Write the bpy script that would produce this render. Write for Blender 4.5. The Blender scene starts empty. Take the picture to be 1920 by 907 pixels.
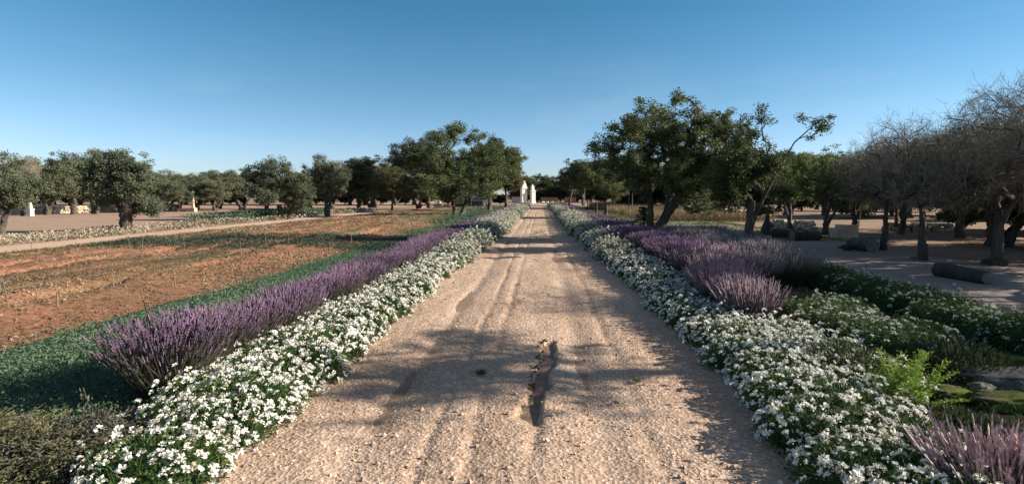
import bpy, math, random
import numpy as np
from mathutils import Vector

# ------------------------------------------------------------------ camera, light, exposure
S = bpy.context.scene
COL = S.collection
R = math.radians
F_PX, EYE, YAW, PITCH = 1050.0, 1.65, 2.89, 4.71
cam_d = bpy.data.cameras.new('camera'); cam = bpy.data.objects.new('camera', cam_d); COL.objects.link(cam)
cam_d.sensor_width = 36.0; cam_d.lens = F_PX / 1920 * 36.0
cam_d.clip_start = 0.05; cam_d.clip_end = 6000
cam.location = (0, 0, EYE); cam.rotation_euler = (R(90 - PITCH), 0, R(YAW))
S.camera = cam

SUN_EL, SUN_AZ = 22.5, 86.0            # azimuth clockwise from +Y
W = bpy.data.worlds.new('World'); S.world = W; W.use_nodes = True
wn, wl = W.node_tree.nodes, W.node_tree.links
sky = wn.new('ShaderNodeTexSky'); sky.sky_type = 'NISHITA'; sky.sun_disc = False
sky.sun_elevation = R(SUN_EL); sky.sun_rotation = R(SUN_AZ)
sky.air_density = 1.0; sky.dust_density = 0.3; sky.ozone_density = 1.6
tc = wn.new('ShaderNodeTexCoord'); sx = wn.new('ShaderNodeSeparateXYZ'); wl.new(tc.outputs['Generated'], sx.inputs[0])
rp = wn.new('ShaderNodeValToRGB'); wl.new(sx.outputs['Z'], rp.inputs[0])
re_ = rp.color_ramp.elements
for _ in range(3): re_.new(0.5)
for el, (p_, c_) in zip(re_, ((0.0, (0.58, 0.68, 0.95)), (0.064, (0.53, 0.66, 0.93)), (0.157, (0.41, 0.60, 0.735)), (0.31, (0.235, 0.53, 0.635)), (0.55, (0.95, 0.78, 0.66)))):  # last stop: upper sky out of view, warmed and brightened to lift the shadows
    el.position = p_; el.color = (*c_, 1)
hs = wn.new('ShaderNodeMix'); hs.data_type = 'RGBA'; hs.blend_type = 'MULTIPLY'; hs.inputs[0].default_value = 1.0; wl.new(rp.outputs[0], hs.inputs[7])
bg = wn['Background']; bg.inputs['Strength'].default_value = 0.08
wl.new(sky.outputs[0], hs.inputs[6]); mp = wn.new('ShaderNodeMapping'); mp.inputs['Scale'].default_value = (2.2, 1.0, 9.0); mp.inputs['Rotation'].default_value = (0, R(14), 0); wl.new(tc.outputs['Generated'], mp.inputs[0])
cn = wn.new('ShaderNodeTexNoise'); cn.inputs['Scale'].default_value = 2.6; cn.inputs['Detail'].default_value = 8; cn.inputs['Roughness'].default_value = 0.62; wl.new(mp.outputs[0], cn.inputs['Vector'])
cr_ = wn.new('ShaderNodeMapRange'); cr_.inputs[1].default_value = 0.5; cr_.inputs[2].default_value = 0.8; cr_.inputs[4].default_value = 0.16; wl.new(cn.outputs['Fac'], cr_.inputs[0])
ce = wn.new('ShaderNodeMapRange'); ce.inputs[1].default_value = 0.28; ce.inputs[2].default_value = 0.05; wl.new(sx.outputs['Z'], ce.inputs[0])
cm = wn.new('ShaderNodeMath'); cm.operation = 'MULTIPLY'; wl.new(cr_.outputs[0], cm.inputs[0]); wl.new(ce.outputs[0], cm.inputs[1])
cx_ = wn.new('ShaderNodeMix'); cx_.data_type = 'RGBA'; wl.new(cm.outputs[0], cx_.inputs[0]); wl.new(hs.outputs[2], cx_.inputs[6]); cx_.inputs[7].default_value = (4.6, 4.9, 5.2, 1)
wl.new(cx_.outputs[2], bg.inputs['Color'])
sd = bpy.data.lights.new('sun', 'SUN'); sun = bpy.data.objects.new('sun', sd); COL.objects.link(sun)
sd.energy = 5.0; sd.angle = R(0.5); sd.color = (1.0, 0.87, 0.72)
sv = Vector((math.cos(R(SUN_EL)) * math.sin(R(SUN_AZ)), math.cos(R(SUN_EL)) * math.cos(R(SUN_AZ)), math.sin(R(SUN_EL))))
sun.rotation_euler = (-sv).to_track_quat('-Z', 'Y').to_euler()
S.view_settings.view_transform = 'Standard'; S.view_settings.look = 'None'
S.view_settings.exposure = 1.25; S.view_settings.gamma = 1.0
S.render.engine = 'CYCLES'
S.cycles.use_denoising = True
S.cycles.max_bounces = 5; S.cycles.diffuse_bounces = 3; S.cycles.glossy_bounces = 2
S.cycles.transmission_bounces = 3; S.cycles.caustics_reflective = False; S.cycles.caustics_refractive = False

# ------------------------------------------------------------------ helpers
def P(px, py, z=0.0):
    """ground point seen at a pixel of the 1920 x 907 photograph"""
    dx, dy = (px - 960) / F_PX, -(py - 453.5) / F_PX
    a = R(90 - PITCH)
    y = dy * math.cos(a) + math.sin(a); zz = dy * math.sin(a) - math.cos(a); x = dx
    t = (z - EYE) / zz
    x, y = x * t, y * t
    c, s = math.cos(R(YAW)), math.sin(R(YAW))
    return (c * x - s * y, s * x + c * y, z)

def depth_of(p):
    return -math.sin(R(YAW)) * p[0] + math.cos(R(YAW)) * p[1]

def tag(o, label=None, cat=None, group=None, kind=None):
    if label: o['label'] = label
    if cat: o['category'] = cat
    if group: o['group'] = group
    if kind: o['kind'] = kind
    return o

def empty(name, loc=(0, 0, 0), rz=0.0):
    o = bpy.data.objects.new(name, None); COL.objects.link(o)
    o.location = loc; o.rotation_euler = (0, 0, rz); o.empty_display_size = 0.2
    return o

def dup(root, loc, rz=0.0, sc=(1, 1, 1), label=None, group=None):
    r = root.copy(); COL.objects.link(r)
    r.location = loc; r.rotation_euler = (0, 0, rz); r.scale = sc
    if label: r['label'] = label
    if group: r['group'] = group
    elif 'group' in r: del r['group']
    for ch in root.children:
        c = ch.copy(); COL.objects.link(c); c.parent = r
        for g in ch.children:
            d = g.copy(); COL.objects.link(d); d.parent = c
    return r

class MB:
    def __init__(s): s.V, s.F, s.T, s.n = [], [], [], 0
    def add(s, V, F, tint=0.5):
        V = np.asarray(V, dtype=np.float64).reshape(-1, 3); F = np.asarray(F, dtype=np.int64)
        s.V.append(V); s.F.append(F + s.n); s.n += len(V)
        t = np.asarray(tint, dtype=np.float64)
        s.T.append(np.full(len(V), float(t)) if t.ndim == 0 else t)
    def build(s, name, mat, parent=None, smooth=False):
        me = bpy.data.meshes.new(name)
        V = np.concatenate(s.V)
        tot = np.concatenate([np.full(len(f), f.shape[1]) for f in s.F])
        loops = np.concatenate([f.ravel() for f in s.F])
        me.vertices.add(len(V)); me.vertices.foreach_set('co', V.ravel().astype(np.float32))
        me.loops.add(len(loops)); me.loops.foreach_set('vertex_index', loops.astype(np.int32))
        st = np.concatenate([[0], np.cumsum(tot)[:-1]])
        me.polygons.add(len(tot)); me.polygons.foreach_set('loop_start', st.astype(np.int32))
        me.polygons.foreach_set('loop_total', tot.astype(np.int32))
        me.polygons.foreach_set('use_smooth', np.full(len(tot), smooth))
        at = me.attributes.new('tint', 'FLOAT', 'POINT')
        at.data.foreach_set('value', np.concatenate(s.T).astype(np.float32))
        me.update(calc_edges=True); me.validate()
        me.materials.append(mat)
        o = bpy.data.objects.new(name, me); COL.objects.link(o)
        if parent: o.parent = parent
        return o
    # --- shapes
    def box(s, c, size, tint=0.5, rz=0.0, taper=1.0, jit=0.0, rng=None):
        x, y, z = [q / 2 for q in size]
        v = np.array([[-x, -y, -z], [x, -y, -z], [x, y, -z], [-x, y, -z], [-x * taper, -y * taper, z], [x * taper, -y * taper, z], [x * taper, y * taper, z], [-x * taper, y * taper, z]])
        if jit: v = v + rng.normal(0, jit, v.shape) * np.array(size)
        cz, sz = math.cos(rz), math.sin(rz)
        v = np.stack([v[:, 0] * cz - v[:, 1] * sz, v[:, 0] * sz + v[:, 1] * cz, v[:, 2]], 1) + np.array(c)
        s.add(v, [[0, 3, 2, 1], [4, 5, 6, 7], [0, 1, 5, 4], [1, 2, 6, 5], [2, 3, 7, 6], [3, 0, 4, 7]], tint)
    def lathe(s, prof, n=20, tint=0.5, c=(0, 0, 0)):
        a = np.linspace(0, 2 * np.pi, n, endpoint=False); m = len(prof)
        V = np.concatenate([np.stack([r * np.cos(a), r * np.sin(a), np.full(n, z)], 1) for r, z in prof]) + np.array(c)
        i = np.arange(n); j = (i + 1) % n
        F = np.concatenate([np.stack([k * n + i, k * n + j, (k + 1) * n + j, (k + 1) * n + i], 1) for k in range(m - 1)])
        s.add(V, F, tint)
    def tube(s, pts, rad, n=8, tint=0.5, rng=None, rough=0.0, cap=True):
        pts = np.asarray(pts, float); m = len(pts)
        rad = np.full(m, float(rad)) if np.ndim(rad) == 0 else np.asarray(rad, float)
        d = np.gradient(pts, axis=0); d /= np.linalg.norm(d, axis=1)[:, None] + 1e-9
        ref = np.array([0.31, 0.87, 0.12]) if abs(d[:, 1]).mean() < 0.8 else np.array([0.9, 0.1, 0.3])
        u = np.cross(d, ref); u /= np.linalg.norm(u, axis=1)[:, None]
        w = np.cross(d, u)
        a = np.linspace(0, 2 * np.pi, n, endpoint=False)
        rr = rad[:, None] * np.ones(n)
        if rough: rr = rr * (1 + rng.normal(0, rough, rr.shape))
        V = pts[:, None, :] + rr[:, :, None] * (np.cos(a)[None, :, None] * u[:, None, :] + np.sin(a)[None, :, None] * w[:, None, :])
        i = np.arange(n); j = (i + 1) % n
        F = np.concatenate([np.stack([k * n + i, k * n + j, (k + 1) * n + j, (k + 1) * n + i], 1) for k in range(m - 1)])
        V = V.reshape(-1, 3)
        s.add(V, F, tint)
        if cap:
            for e, o_ in ((0, 0), (m - 1, (m - 1) * n)):
                ring = V[o_:o_ + n]
                s.add(np.concatenate([ring, [pts[e]]]), np.stack([i, j, np.full(n, n)], 1), tint)

def unit(v): return v / (np.linalg.norm(v, axis=-1, keepdims=True) + 1e-9)

def leaves(mb, rng, C, L, Wd, tint, up=0.25, D=None, fold=0.15):
    n = len(C)
    if D is None: D = rng.normal(0, 1, (n, 3)); D[:, 2] += up
    D = unit(D); N = unit(np.cross(D, rng.normal(0, 1, (n, 3)))); K = np.cross(D, N)
    L = np.broadcast_to(np.asarray(L, float), (n,))[:, None]; Wd = np.broadcast_to(np.asarray(Wd, float), (n,))[:, None]
    V = np.stack([C - D * L / 2, C + N * Wd / 2 + K * Wd * fold, C + D * L / 2, C - N * Wd / 2 + K * Wd * fold], 1).reshape(-1, 3)
    Fq = np.arange(4 * n).reshape(n, 4)
    mb.add(V, Fq, np.repeat(np.broadcast_to(tint, (n,)), 4))

def segs(mb, A, B, ra, rb, tint, k=3):
    """many thin prisms at once"""
    n = len(A)
    if n == 0: return
    d = unit(B - A); ref = np.where(np.abs(d[:, 2:3]) > 0.9, np.array([[1.0, 0, 0]]), np.array([[0, 0, 1.0]]))
    u = unit(np.cross(d, ref)); w = np.cross(d, u)
    a = np.linspace(0, 2 * np.pi, k, endpoint=False)
    c = np.cos(a)[None, :, None] * u[:, None, :] + np.sin(a)[None, :, None] * w[:, None, :]
    ra = np.broadcast_to(np.asarray(ra, float), (n,)); rb = np.broadcast_to(np.asarray(rb, float), (n,))
    V = np.concatenate([A[:, None, :] + c * ra[:, None, None], B[:, None, :] + c * rb[:, None, None]], 1)
    i = np.arange(k); j = (i + 1) % k
    f = np.stack([i, j, k + j, k + i], 1)
    Fq = (f[None] + (np.arange(n) * 2 * k)[:, None, None]).reshape(-1, 4)
    mb.add(V.reshape(-1, 3), Fq, np.repeat(np.broadcast_to(tint, (n,)), 2 * k))

def vn(x, y, seed=0.0):
    def h(i, j):
        q = np.sin(i * 127.1 + j * 311.7 + seed * 74.7) * 43758.5453
        return q - np.floor(q)
    i, j = np.floor(x), np.floor(y); fx, fy = x - i, y - j
    fx, fy = fx * fx * (3 - 2 * fx), fy * fy * (3 - 2 * fy)
    return (h(i, j) * (1 - fx) + h(i + 1, j) * fx) * (1 - fy) + (h(i, j + 1) * (1 - fx) + h(i + 1, j + 1) * fx) * fy

def fbm(x, y, oct=4, seed=0.0):
    s, a, t = 0, 0.5, 0
    for k in range(oct):
        s = s + a * vn(x * 2 ** k, y * 2 ** k, seed + k); t += a; a *= 0.5
    return s / t - 0.5

# ------------------------------------------------------------------ materials
def base_mat(name):
    m = bpy.data.materials.new(name); m.use_nodes = True
    return m, m.node_tree.nodes, m.node_tree.links, m.node_tree.nodes['Principled BSDF']

def ramp(n, l, src, stops):
    r = n.new('ShaderNodeValToRGB'); l.new(src, r.inputs[0])
    e = r.color_ramp.elements
    while len(e) < len(stops): e.new(0.5)
    for el, (p, c) in zip(e, stops): el.position = p; el.color = (*c, 1)
    return r.outputs[0]

def noise(n, l, co, scale, detail=4, rough=0.6, stretch=None):
    if stretch:
        mp = n.new('ShaderNodeMapping'); mp.inputs['Scale'].default_value = stretch; l.new(co, mp.inputs[0]); co = mp.outputs[0]
    t = n.new('ShaderNodeTexNoise'); t.inputs['Scale'].default_value = scale; t.inputs['Detail'].default_value = detail
    t.inputs['Roughness'].default_value = rough; l.new(co, t.inputs['Vector'])
    return t.outputs['Fac']

def mixc(n, l, f, a, b, mode='MIX'):
    m = n.new('ShaderNodeMix'); m.data_type = 'RGBA'; m.blend_type = mode
    if isinstance(f, float): m.inputs[0].default_value = f
    else: l.new(f, m.inputs[0])
    for k, v in ((6, a), (7, b)):
        if isinstance(v, tuple): m.inputs[k].default_value = (*v, 1)
        else: l.new(v, m.inputs[k])
    return m.outputs[2]

def bump(n, l, bs, fac, strength, dist, prev=None):
    b = n.new('ShaderNodeBump'); b.inputs['Strength'].default_value = strength; b.inputs['Distance'].default_value = dist
    l.new(fac, b.inputs['Height'])
    if prev is not None: l.new(prev, b.inputs['Normal'])
    l.new(b.outputs[0], bs.inputs['Normal'])
    return b.outputs[0]

def soil_mat(name, stops, sc=0.6, fine=(0.75, 1.2), bsc=18.0, bst=0.6, bd=0.03, stretch=None, rough=0.95):
    m, n, l, b = base_mat(name)
    co = n.new('ShaderNodeTexCoord').outputs['Object']
    c = ramp(n, l, noise(n, l, co, sc, 6, 0.62, stretch), stops)
    f = ramp(n, l, noise(n, l, co, bsc, 5, 0.7), [(0.3, (fine[0],) * 3), (0.7, (fine[1],) * 3)])
    l.new(mixc(n, l, 1.0, c, f, 'MULTIPLY'), b.inputs['Base Color'])
    b.inputs['Roughness'].default_value = rough; b.inputs['Specular IOR Level'].default_value = 0.15
    bump(n, l, b, noise(n, l, co, bsc * 1.3, 6, 0.7), bst, bd)
    return m

def leaf_mat(name, c0, c1, c2, trans=0.25, rough=0.6, vary=0.22, spec=0.25):
    """tint attribute picks between three leaf colours; each object also varies a little"""
    m, n, l, b = base_mat(name)
    at = n.new('ShaderNodeAttribute'); at.attribute_name = 'tint'
    c = ramp(n, l, at.outputs['Fac'], [(0.0, c0), (0.5, c1), (1.0, c2)])
    oi = n.new('ShaderNodeObjectInfo')
    k = ramp(n, l, oi.outputs['Random'], [(0.0, (1 - vary, 1 - vary * 0.8, 1 - vary)), (0.5, (1, 1, 1)), (1.0, (1 + vary, 1 + vary * 0.8, 1 + vary * 0.5))])
    c = mixc(n, l, 1.0, c, k, 'MULTIPLY')
    l.new(c, b.inputs['Base Color']); b.inputs['Roughness'].default_value = rough; b.inputs['Specular IOR Level'].default_value = spec
    if trans:
        t = n.new('ShaderNodeBsdfTranslucent'); l.new(c, t.inputs['Color'])
        mx = n.new('ShaderNodeMixShader'); mx.inputs[0].default_value = trans
        l.new(b.outputs[0], mx.inputs[1]); l.new(t.outputs[0], mx.inputs[2]); l.new(mx.outputs[0], n['Material Output'].inputs['Surface'])
    return m

def bark_mat(name, a, c):
    m, n, l, b = base_mat(name)
    co = n.new('ShaderNodeTexCoord').outputs['Object']
    f = noise(n, l, co, 9, 6, 0.7, (1, 1, 0.25))
    l.new(ramp(n, l, f, [(0.35, a), (0.65, c)]), b.inputs['Base Color']); b.inputs['Roughness'].default_value = 0.9
    bump(n, l, b, noise(n, l, co, 22, 5, 0.7, (1, 1, 0.3)), 0.9, 0.03)
    return m

M = {}
M['ground'] = soil_mat('bare_soil', [(0.3, (0.184, 0.133, 0.096)), (0.55, (0.267, 0.188, 0.138)), (0.75, (0.330, 0.239, 0.175))], 0.25)
M['meadow'] = soil_mat('dry_meadow_soil', [(0.3, (0.24, 0.165, 0.125)), (0.5, (0.34, 0.235, 0.18)), (0.7, (0.30, 0.24, 0.16))], 0.2)
M['lane'] = soil_mat('pale_lane', [(0.3, (0.42, 0.31, 0.23)), (0.7, (0.54, 0.40, 0.29))], 0.5)
M['road'] = soil_mat('packed_road', [(0.3, (0.230, 0.197, 0.177)), (0.7, (0.326, 0.270, 0.240))], 0.35, bst=0.4, bd=0.02, stretch=(1, 0.35, 1))
M['green_soil'] = soil_mat('green_strip_soil', [(0.3, (0.046, 0.071, 0.044)), (0.6, (0.061, 0.099, 0.055)), (0.8, (0.112, 0.104, 0.068))], 0.8)
M['lawn'] = soil_mat('lawn_soil', [(0.3, (0.05, 0.075, 0.03)), (0.55, (0.085, 0.105, 0.045)), (0.75, (0.17, 0.14, 0.08))], 0.35)
M['bed'] = soil_mat('bed_soil', [(0.3, (0.05, 0.045, 0.03)), (0.7, (0.10, 0.08, 0.055))], 1.2)

def field_mat():
    m, n, l, b = base_mat('stubble_field')
    co = n.new('ShaderNodeTexCoord').outputs['Object']
    c = ramp(n, l, noise(n, l, co, 0.30, 5, 0.62, (1.0, 0.28, 1)), [(0.36, (0.085, 0.075, 0.042)), (0.46, (0.22, 0.135, 0.08)), (0.56, (0.32, 0.16, 0.10)), (0.66, (0.13, 0.115, 0.065))])
    f = ramp(n, l, noise(n, l, co, 9, 6, 0.75), [(0.36, (0.45, 0.45, 0.42)), (0.5, (0.9, 0.9, 0.9)), (0.66, (1.35, 1.3, 1.25))])
    l.new(mixc(n, l, 1.0, c, f, 'MULTIPLY'), b.inputs['Base Color']); b.inputs['Roughness'].default_value = 0.95
    b.inputs['Specular IOR Level'].default_value = 0.1
    bump(n, l, b, noise(n, l, co, 10, 6, 0.75), 1.0, 0.06)
    return m
M['field'] = field_mat()

def path_mat():
    m, n, l, b = base_mat('sandy_path')
    co = n.new('ShaderNodeTexCoord').outputs['Object']
    c = ramp(n, l, noise(n, l, co, 0.9, 6, 0.6, (1.0, 0.3, 1)), [(0.3, (0.335, 0.242, 0.183)), (0.5, (0.43, 0.327, 0.252)), (0.72, (0.50, 0.395, 0.318))])
    vo = n.new('ShaderNodeTexVoronoi'); vo.inputs['Scale'].default_value = 42; vo.feature = 'F1'; l.new(co, vo.inputs['Vector'])
    vo2 = n.new('ShaderNodeTexVoronoi'); vo2.inputs['Scale'].default_value = 19; vo2.feature = 'F1'; l.new(co, vo2.inputs['Vector'])
    g = ramp(n, l, noise(n, l, co, 55, 4, 0.7), [(0.3, (0.72, 0.7, 0.68)), (0.7, (1.2, 1.2, 1.2))])
    pc = n.new('ShaderNodeSeparateColor'); l.new(vo.outputs['Color'], pc.inputs[0])
    g2 = ramp(n, l, pc.outputs[0], [(0.0, (0.78, 0.75, 0.72)), (0.75, (1.0, 1.0, 1.0)), (1.0, (1.35, 1.35, 1.4))])
    at = n.new('ShaderNodeAttribute'); at.attribute_name = 'tint'
    c = mixc(n, l, 1.0, mixc(n, l, 1.0, c, g, 'MULTIPLY'), g2, 'MULTIPLY')
    c = mixc(n, l, at.outputs['Fac'], c, (0.20, 0.105, 0.06))       # damp red earth inside the washed-out hole
    l.new(c, b.inputs['Base Color']); b.inputs['Roughness'].default_value = 0.95; b.inputs['Specular IOR Level'].default_value = 0.1
    p = bump(n, l, b, vo2.outputs['Distance'], 0.24, 0.02)
    p = bump(n, l, b, vo.outputs['Distance'], 0.6, 0.012, p)
    bump(n, l, b, noise(n, l, co, 70, 4, 0.7), 0.6, 0.01, p)
    return m
M['path'] = path_mat()
M['gravel'] = leaf_mat('gravel_stones', (0.26, 0.18, 0.125), (0.44, 0.32, 0.22), (0.62, 0.52, 0.42), 0, 0.9, 0.0)
M['olive'] = leaf_mat('olive_leaves', (0.052, 0.069, 0.041), (0.111, 0.134, 0.079), (0.196, 0.206, 0.143), 0.22)
M['mid'] = leaf_mat('broad_leaves', (0.041, 0.063, 0.025), (0.093, 0.121, 0.047), (0.175, 0.191, 0.087), 0.25)
M['dark'] = leaf_mat('dark_leaves', (0.021, 0.032, 0.015), (0.048, 0.067, 0.030), (0.098, 0.115, 0.052), 0.2)
M['fresh'] = leaf_mat('fresh_leaves', (0.056, 0.088, 0.025), (0.120, 0.169, 0.048), (0.225, 0.266, 0.088), 0.3)
M['rusty'] = leaf_mat('rusty_leaves', (0.048, 0.058, 0.028), (0.118, 0.110, 0.048), (0.193, 0.131, 0.062), 0.25)
M['bark'] = bark_mat('dark_bark', (0.035, 0.028, 0.022), (0.105, 0.085, 0.068))
M['bark_pale'] = bark_mat('grey_bark', (0.085, 0.072, 0.06), (0.20, 0.17, 0.145))
M['twig'] = leaf_mat('grey_twigs', (0.100, 0.092, 0.074), (0.208, 0.189, 0.150), (0.363, 0.331, 0.261), 0, 0.9, 0.12)
M['deadleaf'] = leaf_mat('dull_leaves', (0.035, 0.036, 0.025), (0.075, 0.075, 0.055), (0.14, 0.135, 0.10), 0.2, 0.8, 0.1)
M['twig_pale'] = leaf_mat('pale_twigs', (0.14, 0.12, 0.11), (0.22, 0.19, 0.175), (0.30, 0.27, 0.25), 0, 0.9, 0.1)
M['lav'] = leaf_mat('lavender_spikes', (0.066, 0.055, 0.055), (0.147, 0.098, 0.155), (0.296, 0.181, 0.329), 0.15, 0.8, 0.12)
M['lav_mauve'] = leaf_mat('mauve_spikes', (0.126, 0.092, 0.109), (0.261, 0.184, 0.223), (0.427, 0.316, 0.377), 0.15, 0.8, 0.1)
M['lav_pink'] = leaf_mat('pale_pink_spikes', (0.242, 0.176, 0.182), (0.484, 0.352, 0.369), (0.726, 0.572, 0.594), 0.15, 0.8, 0.1)
M['lav_grey'] = leaf_mat('faded_spikes', (0.135, 0.124, 0.119), (0.230, 0.202, 0.210), (0.351, 0.299, 0.336), 0.1, 0.8, 0.12)
M['lav_leaf'] = leaf_mat('grey_green_foliage', (0.048, 0.051, 0.034), (0.084, 0.086, 0.059), (0.128, 0.125, 0.090), 0.15, 0.8, 0.12)
M['tuft_leaf'] = leaf_mat('candytuft_foliage', (0.022, 0.048, 0.014), (0.050, 0.098, 0.025), (0.10, 0.16, 0.045), 0.25, 0.6, 0.12)
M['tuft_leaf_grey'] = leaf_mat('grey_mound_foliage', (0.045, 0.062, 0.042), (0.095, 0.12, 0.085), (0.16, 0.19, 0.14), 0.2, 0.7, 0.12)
M['petal'] = leaf_mat('white_petals', (0.42, 0.40, 0.29), (0.78, 0.77, 0.71), (0.84, 0.83, 0.80), 0.2, 0.7, 0.03)
M['cover'] = leaf_mat('green_cover', (0.030, 0.072, 0.044), (0.061, 0.127, 0.074), (0.123, 0.170, 0.096), 0.2, 0.7, 0.0)
M['litter'] = leaf_mat('rust_litter', (0.070, 0.060, 0.038), (0.199, 0.140, 0.089), (0.331, 0.265, 0.178), 0.15, 0.8, 0.0)
M['grass'] = leaf_mat('grass_blades', (0.045, 0.075, 0.022), (0.085, 0.115, 0.038), (0.24, 0.20, 0.10), 0.25, 0.7, 0.0)
M['shade_weed'] = leaf_mat('shade_weed_leaves', (0.012, 0.024, 0.016), (0.026, 0.048, 0.034), (0.06, 0.075, 0.05), 0.15, 0.7, 0.0)  # weed green with the shade of the shadow band put into the colour
M['drygrass'] = leaf_mat('dry_grass_blades', (0.128, 0.096, 0.052), (0.224, 0.168, 0.096), (0.304, 0.240, 0.144), 0.25, 0.8, 0.0)
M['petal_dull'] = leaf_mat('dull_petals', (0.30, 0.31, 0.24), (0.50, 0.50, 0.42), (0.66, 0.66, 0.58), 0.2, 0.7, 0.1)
M['whiteflower'] = leaf_mat('small_pale_flowers', (0.128, 0.120, 0.072), (0.248, 0.216, 0.152), (0.416, 0.368, 0.288), 0.1, 0.8, 0.0)
M['juniper'] = leaf_mat('juniper_sprays', (0.035, 0.042, 0.020), (0.085, 0.092, 0.042), (0.17, 0.165, 0.08), 0.15, 0.7, 0.1)
M['juniper_grey'] = leaf_mat('grey_sprays', (0.04, 0.044, 0.032), (0.085, 0.09, 0.066), (0.16, 0.155, 0.115), 0.15, 0.7, 0.1)
M['fern'] = leaf_mat('ferny_leaves', (0.058, 0.111, 0.016), (0.143, 0.234, 0.033), (0.286, 0.390, 0.072), 0.3, 0.6, 0.05)
M['drystem'] = leaf_mat('dry_stems', (0.10, 0.08, 0.055), (0.17, 0.135, 0.095), (0.25, 0.20, 0.15), 0, 0.9, 0.2)
def stone(name, a, c, sc=3.0, bst=0.8):
    return soil_mat(name, [(0.3, a), (0.7, c)], sc, (0.7, 1.2), sc * 5, bst, 0.04)
M['limestone'] = stone('limestone', (0.40, 0.32, 0.235), (0.60, 0.50, 0.39), 2.0)
M['whitestone'] = stone('whitewashed_stone', (0.55, 0.49, 0.42), (0.72, 0.66, 0.58), 2.0)
M['greystone'] = stone('grey_stone', (0.125, 0.115, 0.106), (0.263, 0.244, 0.225), 4.0)
M['moss'] = soil_mat('mossy_stone', [(0.36, (0.10, 0.09, 0.075)), (0.46, (0.10, 0.13, 0.03)), (0.7, (0.23, 0.26, 0.055))], 6.0, (0.6, 1.3), 40, 1.0, 0.03)
M['white'] = stone('white_plaster', (0.74, 0.71, 0.65), (0.82, 0.80, 0.75), 1.5, 0.2)
M['greywall'] = stone('grey_plaster', (0.34, 0.33, 0.335), (0.42, 0.41, 0.415), 1.0, 0.2)
M['oldwood'] = bark_mat('weathered_wood', (0.05, 0.042, 0.036), (0.15, 0.125, 0.105))
M['darkwood'] = bark_mat('dark_wood', (0.025, 0.02, 0.016), (0.07, 0.055, 0.045))
def brick_mat():
    m, n, l, b = base_mat('red_brick')
    co = n.new('ShaderNodeTexCoord').outputs['Object']
    mp = n.new('ShaderNodeMapping'); mp.inputs['Rotation'].default_value = (R(90), 0, 0); l.new(co, mp.inputs[0])
    t = n.new('ShaderNodeTexBrick'); t.inputs['Scale'].default_value = 3.0
    t.inputs['Color1'].default_value = (0.30, 0.125, 0.085, 1); t.inputs['Color2'].default_value = (0.22, 0.09, 0.065, 1); t.inputs['Mortar'].default_value = (0.33, 0.27, 0.22, 1)
    l.new(mp.outputs[0], t.inputs['Vector']); l.new(t.outputs['Color'], b.inputs['Base Color']); b.inputs['Roughness'].default_value = 0.9
    return m
M['brick'] = brick_mat()
def plain(name, c, rough, metal=0.0):
    m, n, l, b = base_mat(name); co = n.new('ShaderNodeTexCoord').outputs['Object']
    l.new(ramp(n, l, noise(n, l, co, 6, 4), [(0.3, tuple(q * 0.85 for q in c)), (0.7, tuple(q * 1.1 for q in c))]), b.inputs['Base Color'])
    b.inputs['Roughness'].default_value = rough; b.inputs['Metallic'].default_value = metal
    return m
M['carpaint'] = plain('dark_paint', (0.03, 0.035, 0.04), 0.3)
M['glass'] = plain('dark_glass', (0.02, 0.03, 0.03), 0.08)
M['rubber'] = plain('rubber', (0.02, 0.02, 0.02), 0.8)
M['wire'] = plain('wire', (0.25, 0.24, 0.22), 0.5, 0.6)

# ------------------------------------------------------------------ ground, path, road, field
PX0, PX1 = -2.25, 1.85                    # path runs under the flower mounds on either side

def sheet(name, x0, x1, ys, nx, z, mat, wob=0.0, wfreq=0.4, zfun=None, kind='structure', seed=1.0, tfun=None):
    ys = np.asarray(ys); u = np.linspace(0, 1, nx)
    e0 = x0 + wob * 2 * fbm(ys * wfreq, ys * 0 + 3.3, 4, seed); e1 = x1 + wob * 2 * fbm(ys * wfreq, ys * 0 + 9.1, 4, seed + 5)
    X = e0[:, None] * (1 - u) + e1[:, None] * u; Y = np.repeat(ys[:, None], nx, 1)
    Z = np.full_like(X, z) + (zfun(X, Y) if zfun else 0)
    T = tfun(X, Y) if tfun else np.zeros_like(X)
    i = np.arange(len(ys) - 1)[:, None] * nx + np.arange(nx - 1)[None]
    i = i.ravel(); mb = MB(); mb.add(np.stack([X, Y, Z], -1).reshape(-1, 3), np.stack([i, i + 1, i + nx + 1, i + nx], 1), T.ravel())
    o = mb.build(name, mat, smooth=True); tag(o, kind=kind)
    return o

def geo(a, b, n): return a * (b / a) ** np.linspace(0, 1, n)

sheet('ground', -1800, 1800, np.linspace(-1800, 3200, 40), 40, 0.0, M['ground'])

HOLE_A, HOLE_B = P(1001, 782), P(1030, 645)
def hole_fields(X, Y):
    t = np.clip((Y - HOLE_A[1]) / (HOLE_B[1] - HOLE_A[1]), -0.4, 1.3)
    cx = HOLE_A[0] + (HOLE_B[0] - HOLE_A[0]) * t + 0.07 * fbm(Y * 2.6, Y * 0 + 2, 4, 7)
    along = np.clip((t + 0.12) / 0.2, 0, 1) * np.clip((1.03 - t) / 0.1, 0, 1)
    wl_, wr = 0.115 * (0.6 + 0.7 * vn(Y * 3, Y * 0, 4)) * (1.15 - 0.65 * np.clip(t, 0, 1)), 0.035 + 0.07 * vn(Y * 6, Y * 0 + 4, 9)
    d = X - cx
    prof = np.where(d < 0, np.clip(1 + d / wl_, 0, 1) ** 1.2, np.clip(1 - d / wr, 0, 1) ** 0.6)
    tail = np.clip((t + 0.42) / 0.2, 0, 1) * np.clip((0.05 - t) / 0.2, 0, 1) * np.exp(-((d - 0.03) / 0.05) ** 2)
    return along * prof, tail
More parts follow.
